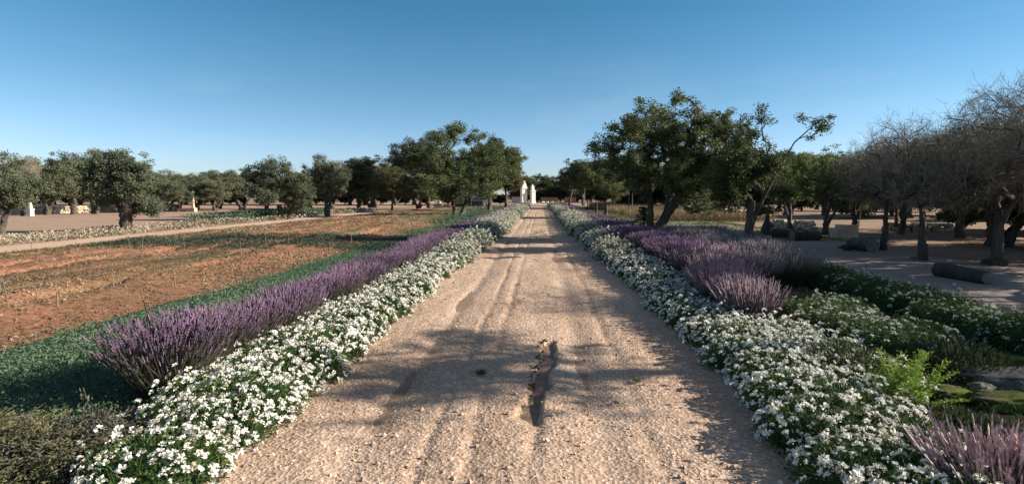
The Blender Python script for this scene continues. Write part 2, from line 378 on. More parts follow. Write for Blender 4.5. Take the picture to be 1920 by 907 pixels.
def path_z(X, Y):
    worn = np.exp(-((X + 1.05 - 0.12 * fbm(Y * 0.35, Y * 0, 3, 11)) / 0.30) ** 2) + np.exp(-((X - 0.45 - 0.12 * fbm(Y * 0.35, Y * 0, 3, 12)) / 0.30) ** 2)
    z = 0.05 * fbm(X * 1.3, Y * 0.7, 3, 1) - 0.012 * worn + (1 - 0.6 * worn) * (0.020 * fbm(X * 5, Y * 4, 3, 2) + 0.018 * fbm(X * 20, Y * 20, 3, 3) * (0.4 + 1.3 * vn(X * 1.1, Y * 0.7, 13)))
    z = z * np.clip(14 / Y, 0.3, 1)
    for c, w_, d in ((-1.15, 0.10, 0.022), (0.42, 0.12, 0.020), (-0.45, 0.05, 0.014), (-0.72, 0.04, 0.012), (0.75, 0.06, 0.012)):
        z = z - d * np.exp(-((X - c - 0.12 * fbm(Y * 0.35, Y * 0 + c, 3, 11)) / w_) ** 2) * (0.35 + 1.1 * vn(Y * 0.6, Y * 0 + c * 7, 5))
    h, tail = hole_fields(X, Y)
    z = z - 0.13 * h * (0.55 + 0.9 * vn(X * 11, Y * 8, 6)) - 0.018 * tail
    d = X - (HOLE_A[0] + (HOLE_B[0] - HOLE_A[0]) * (Y - HOLE_A[1]) / (HOLE_B[1] - HOLE_A[1]))
    z = z + 0.010 * np.exp(-((d - 0.12) / 0.07) ** 2) * np.clip(1 - np.abs(Y - 5.1) / 1.6, 0, 1)
    edge = np.minimum(X - PX0, PX1 - X)
    return z * np.clip(edge / 0.3, 0.0, 1)
def path_t(X, Y): return np.clip(hole_fields(X, Y)[0] * 1.3 - 0.15, 0, 0.85)
sheet('dirt_path', PX0, PX1, geo(1.6, 128, 760), 170, 0.03, M['path'], 0.06, 0.8, path_z, tfun=path_t)

def field_z(X, Y):
    z = 0.16 * fbm(X * 0.5, Y * 0.4, 3, 21) + 0.15 * fbm(X * 2.2, Y * 2.0, 4, 22)
    for c, d in ((-7.3, 0.14), (-9.2, 0.16), (-11.4, 0.14), (-13.3, 0.12), (-8.2, 0.10), (-10.3, 0.12)):
        z = z - d * np.exp(-((X - c - 0.9 * fbm(Y * 0.25, Y * 0 + c, 3, 23)) / 0.17) ** 2) * np.clip(2 * vn(Y * 0.22, Y * 0 + c, 24) - 0.3, 0, 1.2)
    z = z + 0.17; e = np.clip((np.minimum(X + 15.1, -5.95 - X)) / 1.6, 0, 1); return z * e * e * (3 - 2 * e)
sheet('stubble_field', -15.4, -5.55, geo(3.0, 75, 420), 150, 0.03, M['field'], 0.22, 0.5, field_z)
sheet('green_strip', -5.95, -2.3, geo(1.6, 60, 200), 30, 0.02, M['green_soil'], 0.15, 0.6, lambda X, Y: 0.05 * fbm(X * 1.5, Y * 1.5, 4, 31) * np.clip(np.minimum(X + 5.4, -2.4 - X) / 0.3, 0, 1))
sheet('pale_lane', -17.5, -15.2, geo(6, 85, 120), 10, 0.008, M['lane'], 0.25, 0.3)
sheet('dry_meadow', -60, -20.6, np.linspace(6, 95, 60), 20, 0.004, M['meadow'], 0.5, 0.2)
sheet('flower_verge', -20.7, -17.4, geo(6, 80, 80), 10, 0.006, M['meadow'], 0.3, 0.3, seed=4.0)
sheet('bed_soil_left', -3.6, -2.1, geo(1.6, 95, 100), 8, 0.026, M['bed'], 0.05, 0.6)
sheet('bed_soil_right', 1.75, 6.4, geo(1.2, 26, 100), 12, 0.012, M['bed'], 0.12, 0.6)
sheet('lawn', 2.0, 11.5, np.linspace(20.5, 112, 100), 24, 0.018, M['lawn'], 0.35, 0.15)
sheet('dirt_road', 6.15, 10.8, geo(1.5, 120, 160), 20, 0.022, M['road'], 0.30, 0.25, lambda X, Y: 0.03 * fbm(X * 0.8, Y * 0.5, 3, 41))
sheet('cross_road', -45, 40, np.linspace(113, 123, 8), 40, 0.010, M['lane'])

# ------------------------------------------------------------------ trees
def rand_in_blobs(rng, blobs, n, shell=0.5):
    w = np.array([b[1][0] * b[1][1] * b[1][2] for b in blobs]) ** 0.75; w = w / w.sum()
    idx = rng.choice(len(blobs), n, p=w)
    d = unit(rng.normal(0, 1, (n, 3))); r = rng.random(n) ** shell
    c = np.array([b[0] for b in blobs])[idx]; rr = np.array([b[1] for b in blobs])[idx]
    return c + d * rr * r[:, None]

def skeleton(rng, stems, A, tipr, zmin):
    pos, par, rad0, ok = [], [], [], []
    for st in stems:
        prev = -1
        for k, q in enumerate(st):
            pos.append(q[:3]); par.append(prev); rad0.append(q[3]); ok.append(q[2] >= zmin or k == len(st) - 1); prev = len(pos) - 1
    pos = [np.array(p, float) for p in pos]
    top = np.mean([np.array(st[-1][:3]) for st in stems], axis=0)
    order = np.argsort(np.linalg.norm(A - top, axis=1) * (1 + 0.25 * rng.random(len(A))))
    tips = []
    for ai in order:
        a = A[ai]; Pn = np.array(pos); okm = np.array(ok)
        v = a - Pn; d = np.linalg.norm(v, axis=1)
        cost = d + 1.1 * np.maximum(0, Pn[:, 2] - a[2] + 0.1) + np.where(okm, 0, 1e6)
        i = int(np.argmin(cost)); d0 = d[i]
        if d0 < 0.03: tips.append(i); continue
        pd = unit(pos[i] - pos[par[i]]) if par[i] >= 0 else np.array([0, 0, 1.0])
        ctl = pos[i] + pd * 0.32 * d0 + np.array([0, 0, 0.08 * d0]) + rng.normal(0, 0.10 * d0, 3)
        m = max(2, min(7, int(d0 / 0.28) + 1)); prev = i
        for k in range(1, m + 1):
            t = k / m
            q = (1 - t) ** 2 * pos[i] + 2 * t * (1 - t) * ctl + t * t * a
            if k < m: q = q + rng.normal(0, 0.035 * d0, 3)
            pos.append(q); par.append(prev); rad0.append(0.0); ok.append(True); prev = len(pos) - 1
        tips.append(prev)
    n = len(pos); cnt = np.zeros(n)
    for t in tips: cnt[t] += 1
    for i in range(n - 1, -1, -1):
        if cnt[i] == 0: cnt[i] = 1
        if par[i] >= 0: cnt[par[i]] += cnt[i]
    # stems are stored root-first so the sum above already runs tip to root
    r = np.maximum(tipr * cnt ** 0.47, np.array(rad0))
    rm = max(max(q[3] for q in st) for st in stems)
    r = np.minimum(r, rm)
    for i in range(n):
        if par[i] >= 0 and rad0[i] == 0 and rad0[par[i]] > 0: r[i] = min(r[i], rad0[par[i]] * 0.8)
    for i in range(n):
        if par[i] >= 0 and rad0[i] == 0: r[i] = min(r[i], r[par[i]])
    return np.array(pos), np.array(par), r, np.array(tips), np.array(rad0)

def make_tree(name, seed, stems, blobs, n_attr, leaf, leafmat, barkmat='bark', tipr=0.008, zmin=0.8, shell=0.45,
              n_leaf=60, cr=0.26, lsize=0.085, lw=0.55, twigs=None, flat=0.75, mat_twig='twig'):
    rng = np.random.default_rng(seed)
    root = empty(name)
    A = rand_in_blobs(rng, blobs, n_attr, shell); A = A[A[:, 2] > zmin * 0.8]
    pos, par, r, tips, rad0 = skeleton(rng, stems, A, tipr, zmin)
    tb = MB()
    for st in stems:
        pts = np.array([q[:3] for q in st], float); rr = np.array([q[3] for q in st], float)
        m = 5 * (len(pts) - 1) + 1; tt = np.linspace(0, len(pts) - 1, m)
        pp = np.stack([np.interp(tt, np.arange(len(pts)), pts[:, k]) for k in range(3)], 1); rq = np.interp(tt, np.arange(len(pts)), rr)
        pp[1:-1] += rng.normal(0, 0.10, (m - 2, 3)) * rq[1:-1, None]
        rq = rq * (1 + 0.22 * np.exp(-tt * 5))
        pp[0, 2] -= 0.1
        tb.tube(pp, rq, 10, rng.random(), rng, 0.07)
    ch = np.where((par >= 0) & (rad0 == 0))[0]
    big = ch[r[ch] > 0.022]; thin = ch[r[ch] <= 0.022]
    pr = r.copy()
    segs(tb, pos[par[big]], pos[big], np.minimum(r[par[big]], r[big] * 1.25), r[big], 0.5, 7)
    segs(tb, pos[par[thin]], pos[thin], np.minimum(r[par[thin]], r[thin] * 1.25), r[thin], 0.5, 3)
    tb.build('trunk', M[barkmat], root, smooth=True)
    cb = MB()
    tp = pos[tips]; tdir = unit(pos[tips] - pos[np.maximum(par[tips], 0)])
    if twigs:
        B0, D0, L0, R0 = tp, tdir, twigs['len'], twigs['r']
        for lev, k in enumerate(twigs['k']):
            A_ = np.repeat(B0, k, 0); D = unit(np.repeat(D0, k, 0) * 1.0 + rng.normal(0, 0.75, (len(A_), 3)) + np.array([0, 0, twigs.get('up', 0.15)]))
            L = L0 * (0.5 + 0.8 * rng.random(len(A_)))
            mid = A_ + D * L[:, None] * 0.5; D2 = unit(D + rng.normal(0, 0.3, D.shape)); E = mid + D2 * L[:, None] * 0.5
            tn = rng.random(len(A_))
            segs(cb, A_, mid, R0, R0 * 0.85, tn); segs(cb, mid, E, R0 * 0.85, R0 * 0.55, tn)
            B0 = np.concatenate([mid, E]) if lev == 0 else E; D0 = np.concatenate([D, D2]) if lev == 0 else D2
            L0 *= 0.72; R0 *= 0.68
    if n_leaf:
        C = np.repeat(tp, n_leaf, 0); ct = np.repeat(rng.random(len(tp)), n_leaf)
        rad = np.repeat(cr * (0.6 + 0.8 * rng.random(len(tp))), n_leaf)
        off = unit(rng.normal(0, 1, C.shape)) * (rng.random(len(C)) ** 0.5)[:, None] * rad[:, None]; off[:, 2] *= flat
        C = C + off
        t = np.clip(0.55 * ct + 0.45 * rng.random(len(C)) , 0, 1)
        L = lsize * (0.6 + 0.8 * rng.random(len(C)))
        leaves(cb, rng, C, L, L * lw, t, D=off * 1.5 / cr + rng.normal(0, 0.7, C.shape))
    co_ = cb.build('crown', M[mat_twig] if (twigs and not n_leaf) else M[leafmat], root)
    return root

def px_blobs(base, dep, lst, seed, thick=0.8, spread=0.9):
    """crown clumps: outline position from the photo, each with its own distance and depth"""
    rng = np.random.default_rng(seed); s = dep / F_PX; out = []
    bx, by = base; ymid = np.mean([q[0] for q in lst]); wid = max(abs(q[0] - ymid) for q in lst) + 1
    for (x, y, r) in lst:
        k = math.sqrt(max(0.0, 1 - ((x - ymid) / wid) ** 2))
        out.append((((x - bx) * s, rng.normal(0, 1) * wid * s * 0.42 * spread * k, (by - y) * s), (r * s, r * s * thick * 1.2, r * s * 0.92)))
    return out

def gen_blobs(seed, h, w, zb, n=11):
    rng = np.random.default_rng(seed); out = [((0, 0, (h + zb) / 2), (w * 0.34, w * 0.34, (h - zb) * 0.36))]
    for k in range(n):
        d = unit(rng.normal(0, 1, 3)); d[2] = d[2] * 0.9 + 0.1
        r = w * (0.13 + 0.10 * rng.random())
        out.append(((d[0] * (w / 2 - r * 0.8), d[1] * (w / 2 - r * 0.8), (h + zb) / 2 + d[2] * ((h - zb) / 2 - r * 0.7)), (r, r, r * 0.85)))
    return out

def stem(h, r, lean=(0, 0), seed=0, base=(0, 0)):
    rng = np.random.default_rng(seed); out = []
    for k in range(5):
        t = k / 4
        out.append((base[0] + lean[0] * t * t + rng.normal(0, 0.03) * (k > 0), base[1] + lean[1] * t * t + rng.normal(0, 0.03) * (k > 0), h * t, r * (1.15 - 0.5 * t)))
    return out

def put(root, px, py, top=None, h0=None, rz=0.0, wk=1.0, label=None, group=None, first=False):
    """stand a tree on the ground point under a pixel; its height follows from the pixel of its top"""
    p = P(px, py); s = 1.0
    if top is not None:
        s = ((py - top) * depth_of(p) / F_PX) / h0
    if first:
        o = root; o.location = p; o.rotation_euler = (0, 0, rz); o.scale = (s * wk, s * wk, s)
        if label: o['label'] = label
        if group: o['group'] = group
        return o
    return dup(root, p, rz, (s * wk, s * wk, s), label, group)

yawz = R(YAW)
# --- large spreading tree right of the path
b = P(1230, 449); dep = depth_of(b)
lst = [(1128, 268, 30), (1165, 245, 34), (1212, 195, 22), (1205, 238, 40), (1250, 218, 40), (1298, 203, 26), (1345, 215, 24), (1282, 258, 55), (1222, 290, 50),
       (1160, 300, 42), (1108, 270, 14), (1335, 290, 55), (1262, 330, 55), (1315, 345, 50), (1200, 335, 42), (1238, 184, 11), (1196, 180, 12), (1272, 190, 14), (1180, 225, 24), (1145, 270, 24), (1320, 235, 30), (1150, 230, 12),
       (1180, 205, 10), (1325, 200, 12), (1365, 320, 40), (1120, 240, 9), (1240, 190, 14), (1340, 335, 45), (1300, 375, 34), (1378, 350, 34), (1350, 270, 40), (1258, 232, 34), (1272, 275, 46), (1302, 240, 36), (1342, 240, 28), (1235, 255, 36)]
s_ = dep / F_PX
big = make_tree('spreading_tree', 101, [[(0, 0, 0, 0.21), (0.12, 0, 0.5, 0.19), (0.42, 0.1, 1.0, 0.17), (0.9, 0.2, 1.6, 0.14), (1.5, 0.3, 2.2, 0.10)],
                                        [(-0.14, 0.15, 0, 0.15), (-0.2, 0.15, 0.7, 0.13), (-0.22, 0.1, 1.5, 0.11), (-0.35, 0, 2.4, 0.08)],
                                        [(0.28, 0.25, 0, 0.12), (0.30, 0.3, 0.6, 0.10), (0.55, 0.5, 1.4, 0.09), (0.7, 0.8, 2.2, 0.07)]],
                px_blobs((1230, 449), dep, lst, 5, 0.8, 0.85), 1250, None, 'mid', zmin=1.2, n_leaf=92, cr=0.22, lsize=0.068, shell=0.5, tipr=0.009)
big.location = b; big.rotation_euler = (0, 0, yawz); big.scale = (1, 1, 0.95)
tag(big, 'tallest dark spreading tree with leaning forked trunk right of the dirt path', 'tree')
# --- tree at the edge of the road
b = P(1402, 472); dep = depth_of(b)
lst = [(1440, 218, 24), (1415, 225, 18), (1470, 250, 16), (1370, 300, 42), (1410, 290, 46), (1420, 350, 48), (1372, 358, 40), (1462, 375, 38), (1452, 310, 30), (1345, 330, 30), (1400, 250, 22),
       (1547, 228, 7), (1524, 250, 8), (1430, 395, 20), (1500, 262, 7), (1495, 355, 20), (1385, 320, 46), (1440, 345, 44), (1490, 222, 9), (1515, 232, 6)]
t2 = make_tree('open_crowned_tree', 102, [[(0, 0, 0, 0.145), (0.0, 0, 0.5, 0.13), (0.06, 0.05, 1.0, 0.12), (0.1, 0.05, 1.5, 0.085)],
                                          [(0.02, 0.05, 0.6, 0.07), (0.42, 0.1, 1.5, 0.045), (0.85, 0.1, 2.4, 0.028), (1.3, 0.1, 3.2, 0.020), (1.9, 0.1, 3.75, 0.014)]],
               px_blobs((1402, 472), dep, lst, 6, 0.9, 1.0), 560, None, 'mid', zmin=0.95, n_leaf=84, cr=0.19, lsize=0.058, shell=0.5, tipr=0.008)
t2.location = b; t2.rotation_euler = (0, 0, yawz)
tag(t2, 'dark tree at the road edge with a bare branch reaching out to the right', 'tree')
# --- left main olive
b = P(236, 434); dep = depth_of(b)
lst = [(200, 312, 26), (230, 303, 24), (255, 318, 24), (182, 332, 20), (225, 350, 36), (265, 350, 28), (205, 368, 24), (245, 385, 28), (284, 345, 18), (293, 300, 11), (302, 292, 8), (280, 388, 20), (172, 352, 14), (290, 320, 8), (240, 410, 14)]
ol = make_tree('olive_tree', 103, [[(0, 0, 0, 0.27), (0.0, 0, 0.4, 0.25), (0.05, 0, 0.8, 0.27), (0.1, 0, 1.2, 0.2)], [(0.0, 0.05, 0.6, 0.15), (-0.3, 0.1, 1.1, 0.12), (-0.6, 0.1, 1.7, 0.08)]],
               px_blobs((236, 434), dep, lst, 7), 520, None, 'olive', zmin=0.9, n_leaf=95, cr=0.26, lsize=0.075, shell=0.45)
ol.location = b; ol.rotation_euler = (0, 0, yawz)
tag(ol, 'olive tree with short thick dark trunk beside the pale lane, tuft at upper right', 'tree')
# --- second olive
b = P(535, 411); dep = depth_of(b)
lst = [(500, 332, 26), (535, 326, 30), (570, 342, 25), (482, 346, 18), (520, 358, 30), (560, 368, 27), (585, 360, 14), (545, 385, 18)]
o2 = make_tree('olive_tree', 104, [[(-0.25, 0, 0, 0.26), (-0.25, 0, 0.4, 0.22), (-0.45, 0, 1.0, 0.16)], [(0.3, 0.1, 0, 0.24), (0.32, 0.1, 0.5, 0.2), (0.6, 0.1, 1.1, 0.14)]],
               px_blobs((535, 411), dep, lst, 8), 420, None, 'olive', zmin=0.8, n_leaf=100, cr=0.30, lsize=0.09, shell=0.45)
o2.location = b; o2.rotation_euler = (0, 0, yawz)
tag(o2, 'rounded olive tree with forked double trunk above the far end of the pale lane', 'tree')
# --- tall tree left of the path
b = P(866, 406); dep = depth_of(b)
lst = [(860, 248, 22), (882, 252, 18), (830, 268, 26), (800, 290, 25), (776, 302, 16), (840, 310, 40), (890, 300, 40), (918, 275, 22), (905, 338, 36), (860, 348, 36), (822, 350, 30), (858, 226, 8), (876, 236, 8), (806, 243, 10), (905, 253, 9), (928, 310, 20)]
t3 = make_tree('tall_tree', 105, [[(-0.1, 0, 0, 0.17), (0.15, 0, 0.8, 0.15), (0.4, 0.1, 1.7, 0.13), (0.3, 0.1, 2.8, 0.10)], [(0.1, 0.1, 0.3, 0.11), (0.75, 0.2, 2.0, 0.10), (1.2, 0.2, 3.2, 0.07)], [(-0.6, 0.4, 0, 0.12), (-0.7, 0.4, 1.2, 0.10), (-1.2, 0.4, 2.4, 0.08)]],
               px_blobs((866, 406), dep, lst, 9), 640, None, 'mid', zmin=1.6, n_leaf=110, cr=0.38, lsize=0.10, shell=0.45, tipr=0.011)
t3.location = b; t3.rotation_euler = (0, 0, yawz); t3.scale = (1.05, 1, 0.96)
tag(t3, 'tallest tree left of the path, with slanting pale trunk and spiky top', 'tree')

# --- shared kinds
def generic(name, seed, h, w, zb, r, leafmat, n_attr=240, cr=0.3, ls=0.12, multi=1, bark='bark', n_leaf=60):
    rng = np.random.default_rng(seed)
    st = [stem(zb * 1.15, r, (rng.normal(0, 0.2), rng.normal(0, 0.2)), seed)]
    for k in range(multi - 1):
        a = rng.random() * 6.28
        st.append(stem(zb * 1.2, r * 0.7, (math.cos(a) * 0.6, math.sin(a) * 0.6), seed + k + 1, (math.cos(a) * r * 1.1, math.sin(a) * r * 1.1)))
    t = make_tree(name, seed, st, gen_blobs(seed, h, w, zb * 0.9), n_attr, None, leafmat, bark, zmin=zb * 0.75, n_leaf=n_leaf, cr=cr, lsize=ls)
    tag(t, None, 'tree'); return t

oliveA = generic('olive_tree', 201, 4.4, 5.0, 1.0, 0.20, 'olive', 420, multi=2, ls=0.085, n_leaf=105)
oliveB = generic('olive_tree', 202, 4.4, 4.6, 1.1, 0.17, 'olive', 400, multi=3, ls=0.085, n_leaf=105)
oliveC = generic('olive_tree', 203, 4.4, 5.4, 0.9, 0.22, 'olive', 420, multi=2, ls=0.085, n_leaf=105)
leafyA = generic('leafy_tree', 204, 6.0, 5.2, 1.6, 0.16, 'mid', 460, cr=0.34, ls=0.10, n_leaf=80)
leafyB = generic('leafy_tree', 205, 6.0, 5.6, 1.7, 0.17, 'dark', 460, cr=0.34, ls=0.10, n_leaf=80)
leafyC = generic('leafy_tree', 206, 6.0, 5.0, 1.5, 0.14, 'rusty', 420, cr=0.34, ls=0.10, n_leaf=80)
freshA = generic('green_tree', 207, 5.0, 5.0, 1.5, 0.12, 'fresh', 340, cr=0.26, ls=0.085, multi=2)

put(oliveA, 3, 440, 285, 4.4, 0.4, 0.85, 'dense olive tree cut off by the left frame edge beside the pale flower strip', first=True)
put(oliveB, 88, 403, 296, 4.4, 1.1, 1.05, 'dark many-stemmed olive tree in front of the pale stone wall', first=True)
put(oliveC, 140, 402, 290, 4.4, 2.0, 0.95, 'olive tree between the many-stemmed olive and the thick-trunked olive', first=True)
put(oliveA, 178, 401, 284, 4.4, 2.9, 0.95, 'tall olive tree rising directly behind the thick-trunked olive')
put(oliveB, 335, 397, 342, 4.4, 0.3, 1.35, 'low olive tree just left of the white post')
put(oliveC, 300, 398, 335, 4.4, 1.3, 1.3, 'small olive tree at the right end of the pale stone wall')
put(oliveB, 402, 396, 333, 4.4, 2.3, 1.35, 'wide low olive tree just right of the white post')
put(oliveA, 452, 394, 318, 4.4, 3.6, 1.1, 'grey-green olive tree behind the left side of the fork-trunked olive')
put(oliveC, 613, 406, 294, 4.4, 0.9, 0.75, 'narrow dark olive tree with slim trunk, next right of the fork-trunked olive')
put(leafyB, 672, 394, 287, 6.0, 0.2, 1.25, 'broad dark tree at the middle of the left tree line', first=True)
put(leafyC, 735, 398, 312, 6.0, 1.2, 1.05, 'reddish-brown tinged tree beside the tallest left-hand tree', first=True)
put(leafyB, 805, 394, 252, 6.0, 2.2, 1.1, 'dark tree standing behind the tallest left-hand tree')
put(leafyA, 917, 398, 252, 6.0, 0.7, 0.95, 'olive-brown tree with pale trunk just right of the tallest left-hand tree', first=True)
put(leafyC, 949, 391, 276, 6.0, 2.1, 0.92, 'rust-tinged tree nearest the white gate pillars on the left of the path')
put(oliveB, 705, 392, 300, 4.4, 4.2, 1.2, 'olive tree tucked between the broad dark tree and the reddish one')
# right of the path
put(leafyA, 1137, 409, 300, 6.0, 1.9, 1.1, 'slim-trunked tree on the lawn left of the tallest spreading tree')
put(leafyB, 1094, 386, 294, 6.0, 3.0, 1.2, 'round dark tree at the far right end of the path')
put(leafyB, 1068, 383, 306, 6.0, 5.0, 1.0, 'dark tree leaning over the brick wall at the end of the path')
put(leafyA, 1186, 394, 318, 6.0, 5.2, 1.0, 'tree standing in the dry grass behind the lawn')
put(leafyB, 1245, 392, 310, 6.0, 0.8, 1.1, 'dark tree filling the gap behind the leaning forked trunk')
put(leafyB, 1310, 395, 300, 6.0, 4.4, 1.0, 'dark tree behind the low stone wall, right of the leaning forked trunk')
put(leafyA, 1385, 396, 290, 6.0, 3.7, 1.0, 'leafy tree behind the tree at the road edge')
put(freshA, 1545, 440, 272, 5.0, 0.4, 1.0, 'bright green tree across the road behind the pale broken stone block', first=True)
put(freshA, 1480, 428, 300, 5.0, 2.4, 1.15, 'green tree with thin trunks across the road above the dark logs')
put(freshA, 1610, 425, 345, 5.0, 1.4, 0.5, 'low bright green shrub-like tree behind the weathered log')

# --- leafless trees on the right
bareprotos = []
for k, (sd_, h, w, zb) in enumerate(((301, 4.3, 4.6, 1.25), (302, 4.3, 5.0, 1.3), (303, 4.3, 5.4, 1.2))):
    rng = np.random.default_rng(sd_)
    t = make_tree('leafless_tree', sd_, [stem(zb * 1.15, 0.14, (0.08, 0.05), sd_)] + ([[(0.0, 0.02, zb * 0.75, 0.07), (-0.25, 0.15, zb * 1.2, 0.06), (-0.6, 0.3, zb * 1.6, 0.045)]] if k else []),
                  gen_blobs(sd_, h, w, zb * 1.12, 16), 330, None, 'twig', 'bark', tipr=0.0088, zmin=zb * 0.8, shell=0.5, n_leaf=0,
                  twigs=dict(len=0.42, r=0.0052, k=(5, 3), up=0.02))
    # dull dead leaves and fine growth low in the crown
    cb = MB(); A = rand_in_blobs(rng, gen_blobs(sd_, h * 0.80, w * 0.92, zb * 1.1, 14), 520, 0.6)
    C = np.repeat(A, 9, 0) + rng.normal(0, 0.10, (4680, 3)); L = 0.05 * (0.6 + 0.8 * rng.random(len(C)))
    leaves(cb, rng, C, L, L * 0.5, np.clip(rng.random(len(C)), 0, 1)); cb.build('dry_leaves', M['deadleaf'], t)
    tag(t, None, 'tree'); bareprotos.append(t)
bA, bB, bC = bareprotos
put(bA, 1656, 470, 268, 4.3, 0.3, 0.85, 'leafless tree with split trunk beside the weathered log', first=True)
put(bB, 1730, 489, 222, 4.3, 1.0, 0.85, 'leafless tree with straight pale trunk in the middle of the right-hand row', first=True)
put(bC, 1868, 496, 175, 4.3, 2.2, 0.9, 'big leafless tree with a dark block at its foot near the right frame edge', first=True)
put(bB, 1600, 436, 275, 4.3, 3.3, 0.9, 'hazy leafless tree behind the pale broken stone block')
put(bC, 1690, 440, 262, 4.3, 4.0, 0.85, 'leafless tree seen between the split trunk and the straight pale trunk')
put(bA, 1800, 446, 238, 4.3, 5.1, 1.0, 'leafless tree in the second row, between the pale trunk and the big one')
put(bB, 1950, 470, 150, 4.3, 0.2, 0.9, 'tall leafless tree leaning in from the right frame edge')
put(bA, 42, 405, 292, 4.3, 1.2, 0.72, 'pale bare tree by the left end of the stone wall')
# trees standing just outside the frame on the right: their shade falls over the bed and the path
shadeA = generic('umbrella_tree', 208, 5.75, 2.3, 5.25, 0.09, 'mid', 46, cr=0.24, ls=0.10, n_leaf=45); shadeA.location = (11.9, 6.15, 0); shadeA['label'] = 'tall umbrella-crowned tree beyond the right edge'
shadeA.scale = (1, 1.35, 1)
for (x, y, h, rz, pr, lb) in ((11.6, 9.6, 4.4, 0.5, bC, 'leafless tree out past the big one by the road'), (10.4, 6.0, 3.0, 2.5, bB, 'leafless tree on the road side beyond the right edge'), (9.8, 3.4, 2.9, 1.5, bA, 'leafless tree close to the road beyond the right edge'),
                              (13.5, 12.5, 4.4, 3.1, leafyB, 'dark leafy tree behind the big leafless one')):
    s = h / (4.3 if pr in bareprotos else 6.0)
    dup(pr, (x, y, 0), rz, (s, s, s), lb)

# far rows
rng = np.random.default_rng(55)
FAR = 'far trees closing the view behind the grounds'
def far_row(x0, x1, y, n, hmin, hmax, lab, grp, kinds, jy=6):
    for k in range(n):
        x = x0 + (x1 - x0) * (k + 0.5 + rng.normal(0, 0.15)) / n; h = hmin + (hmax - hmin) * rng.random()
        pr = kinds[k % len(kinds)]; h0 = 4.4 if pr in (oliveA, oliveB, oliveC) else 6.0
        s = h / h0
        dup(pr, (x, y + rng.normal(0, jy / 3), 0), rng.random() * 6.28, (s * 1.25, s * 1.25, s), lab, grp)
far_row(-92, -8, 100, 26, 4.6, 6.2, 'small dark tree in the far row behind the left-hand olives', 'far row of trees behind the olives', (oliveC, leafyB, oliveB))
far_row(-58, -12, 68, 9, 3.8, 5.0, 'olive in the second row behind the fork-trunked olive', 'second row of olives on the left', (oliveA, oliveB, oliveC), 8)
far_row(-8, 30, 140, 12, 5.5, 8.0, 'dark tree in the row beyond the end of the path', 'trees beyond the end of the path', (leafyB, leafyA, leafyB, oliveC), 10)
far_row(9, 34, 74, 11, 5.5, 8.0, 'dark tree in the far row behind the dry grass at right', 'far row of trees on the right', (leafyB, leafyA), 8)
far_row(20, 48, 46, 12, 4.2, 5.4, 'shadowy tree in the back row across the road', 'back row of trees across the road', (oliveC, leafyB, bA), 8)
far_row(-70, -34, 62, 8, 3.4, 4.6, 'olive tree behind the pale stone wall at far left', 'olives behind the stone wall', (oliveB, oliveC), 5)
far_row(14, 23, 18, 7, 3.4, 3.9, 'low leafy tree in the shade behind the right-hand leafless row', 'low trees behind the leafless row', (oliveC, oliveA), 4)
far_row(16, 36, 27, 16, 3.2, 4.4, 'leafless tree in the thicket at the far side of the road', 'thicket across the road', (bA, bB, bC, oliveC), 8)

bush = make_tree('bush', 209, [stem(0.5, 0.06, (0.1, 0), 3), stem(0.5, 0.05, (-0.2, 0.1), 4)], gen_blobs(31, 2.0, 3.4, 0.0, 10), 230, None, 'dark', zmin=0.1, n_leaf=50, cr=0.3, lsize=0.14)
tag(bush, 'dark bush low in the hedge line beyond the left-hand olives', 'bush', 'bushes beyond the left-hand olives'); bush.location = (-90, 96, 0)
def bushes(p0, p1, n, s0, s1, lab, grp, j=2.0):
    for k in range(n):
        t = (k + 0.5 + rng.normal(0, 0.2)) / n; s = s0 + (s1 - s0) * rng.random()
        dup(bush, (p0[0] + (p1[0] - p0[0]) * t, p0[1] + (p1[1] - p0[1]) * t + rng.normal(0, j), 0), rng.random() * 6.28, (s, s, s * (0.8 + 0.4 * rng.random())), lab, grp)
bushes((-88, 98), (-6, 104), 26, 0.9, 1.5, 'dark bush low in the hedge line beyond the left-hand olives', 'bushes beyond the left-hand olives')
bushes((-8, 136), (34, 132), 12, 1.2, 2.0, 'dark bush below the trees beyond the end of the path', 'bushes beyond the end of the path')
bushes((9, 72), (40, 60), 14, 0.9, 1.5, 'dark bush under the far row behind the dry grass', 'bushes behind the dry grass')
bushes((22, 44), (52, 34), 14, 0.8, 1.3, 'dark bush under the back row of trees across the road', 'bushes across the road')
bushes((21, 30), (34, 17), 10, 0.7, 1.1, 'dark bush behind the thicket at the far side of the road', 'bushes behind the thicket')
# --- small layered sapling beside the leaning trunk
b = P(1207, 447); root = empty('conifer_sapling', b); rng = np.random.default_rng(77)
tag(root, 'small layered conifer sapling just left of the leaning forked trunk', 'sapling')
mb = MB(); mb.tube([(0, 0, -0.05), (0.01, 0, 0.5), (-0.02, 0.02, 1.25)], [0.03, 0.022, 0.006], 6); mb.build('trunk', M['bark'], root)
mb = MB()
for k in range(26):
    z = 0.3 + 0.92 * k / 26; a = k * 2.4; L = 0.62 * (1.08 - 0.75 * k / 26) * (0.8 + 0.4 * rng.random())
    t = rng.random(150); C = np.stack([np.cos(a) * L * t, np.sin(a) * L * t, z + 0.18 * L * t - 0.22 * L * t * t], 1) + rng.normal(0, 0.035, (150, 3)) * np.array([1, 1, 0.5])
    leaves(mb, rng, C, 0.07, 0.022, rng.random(150))
mb.build('foliage', M['dark'], root)
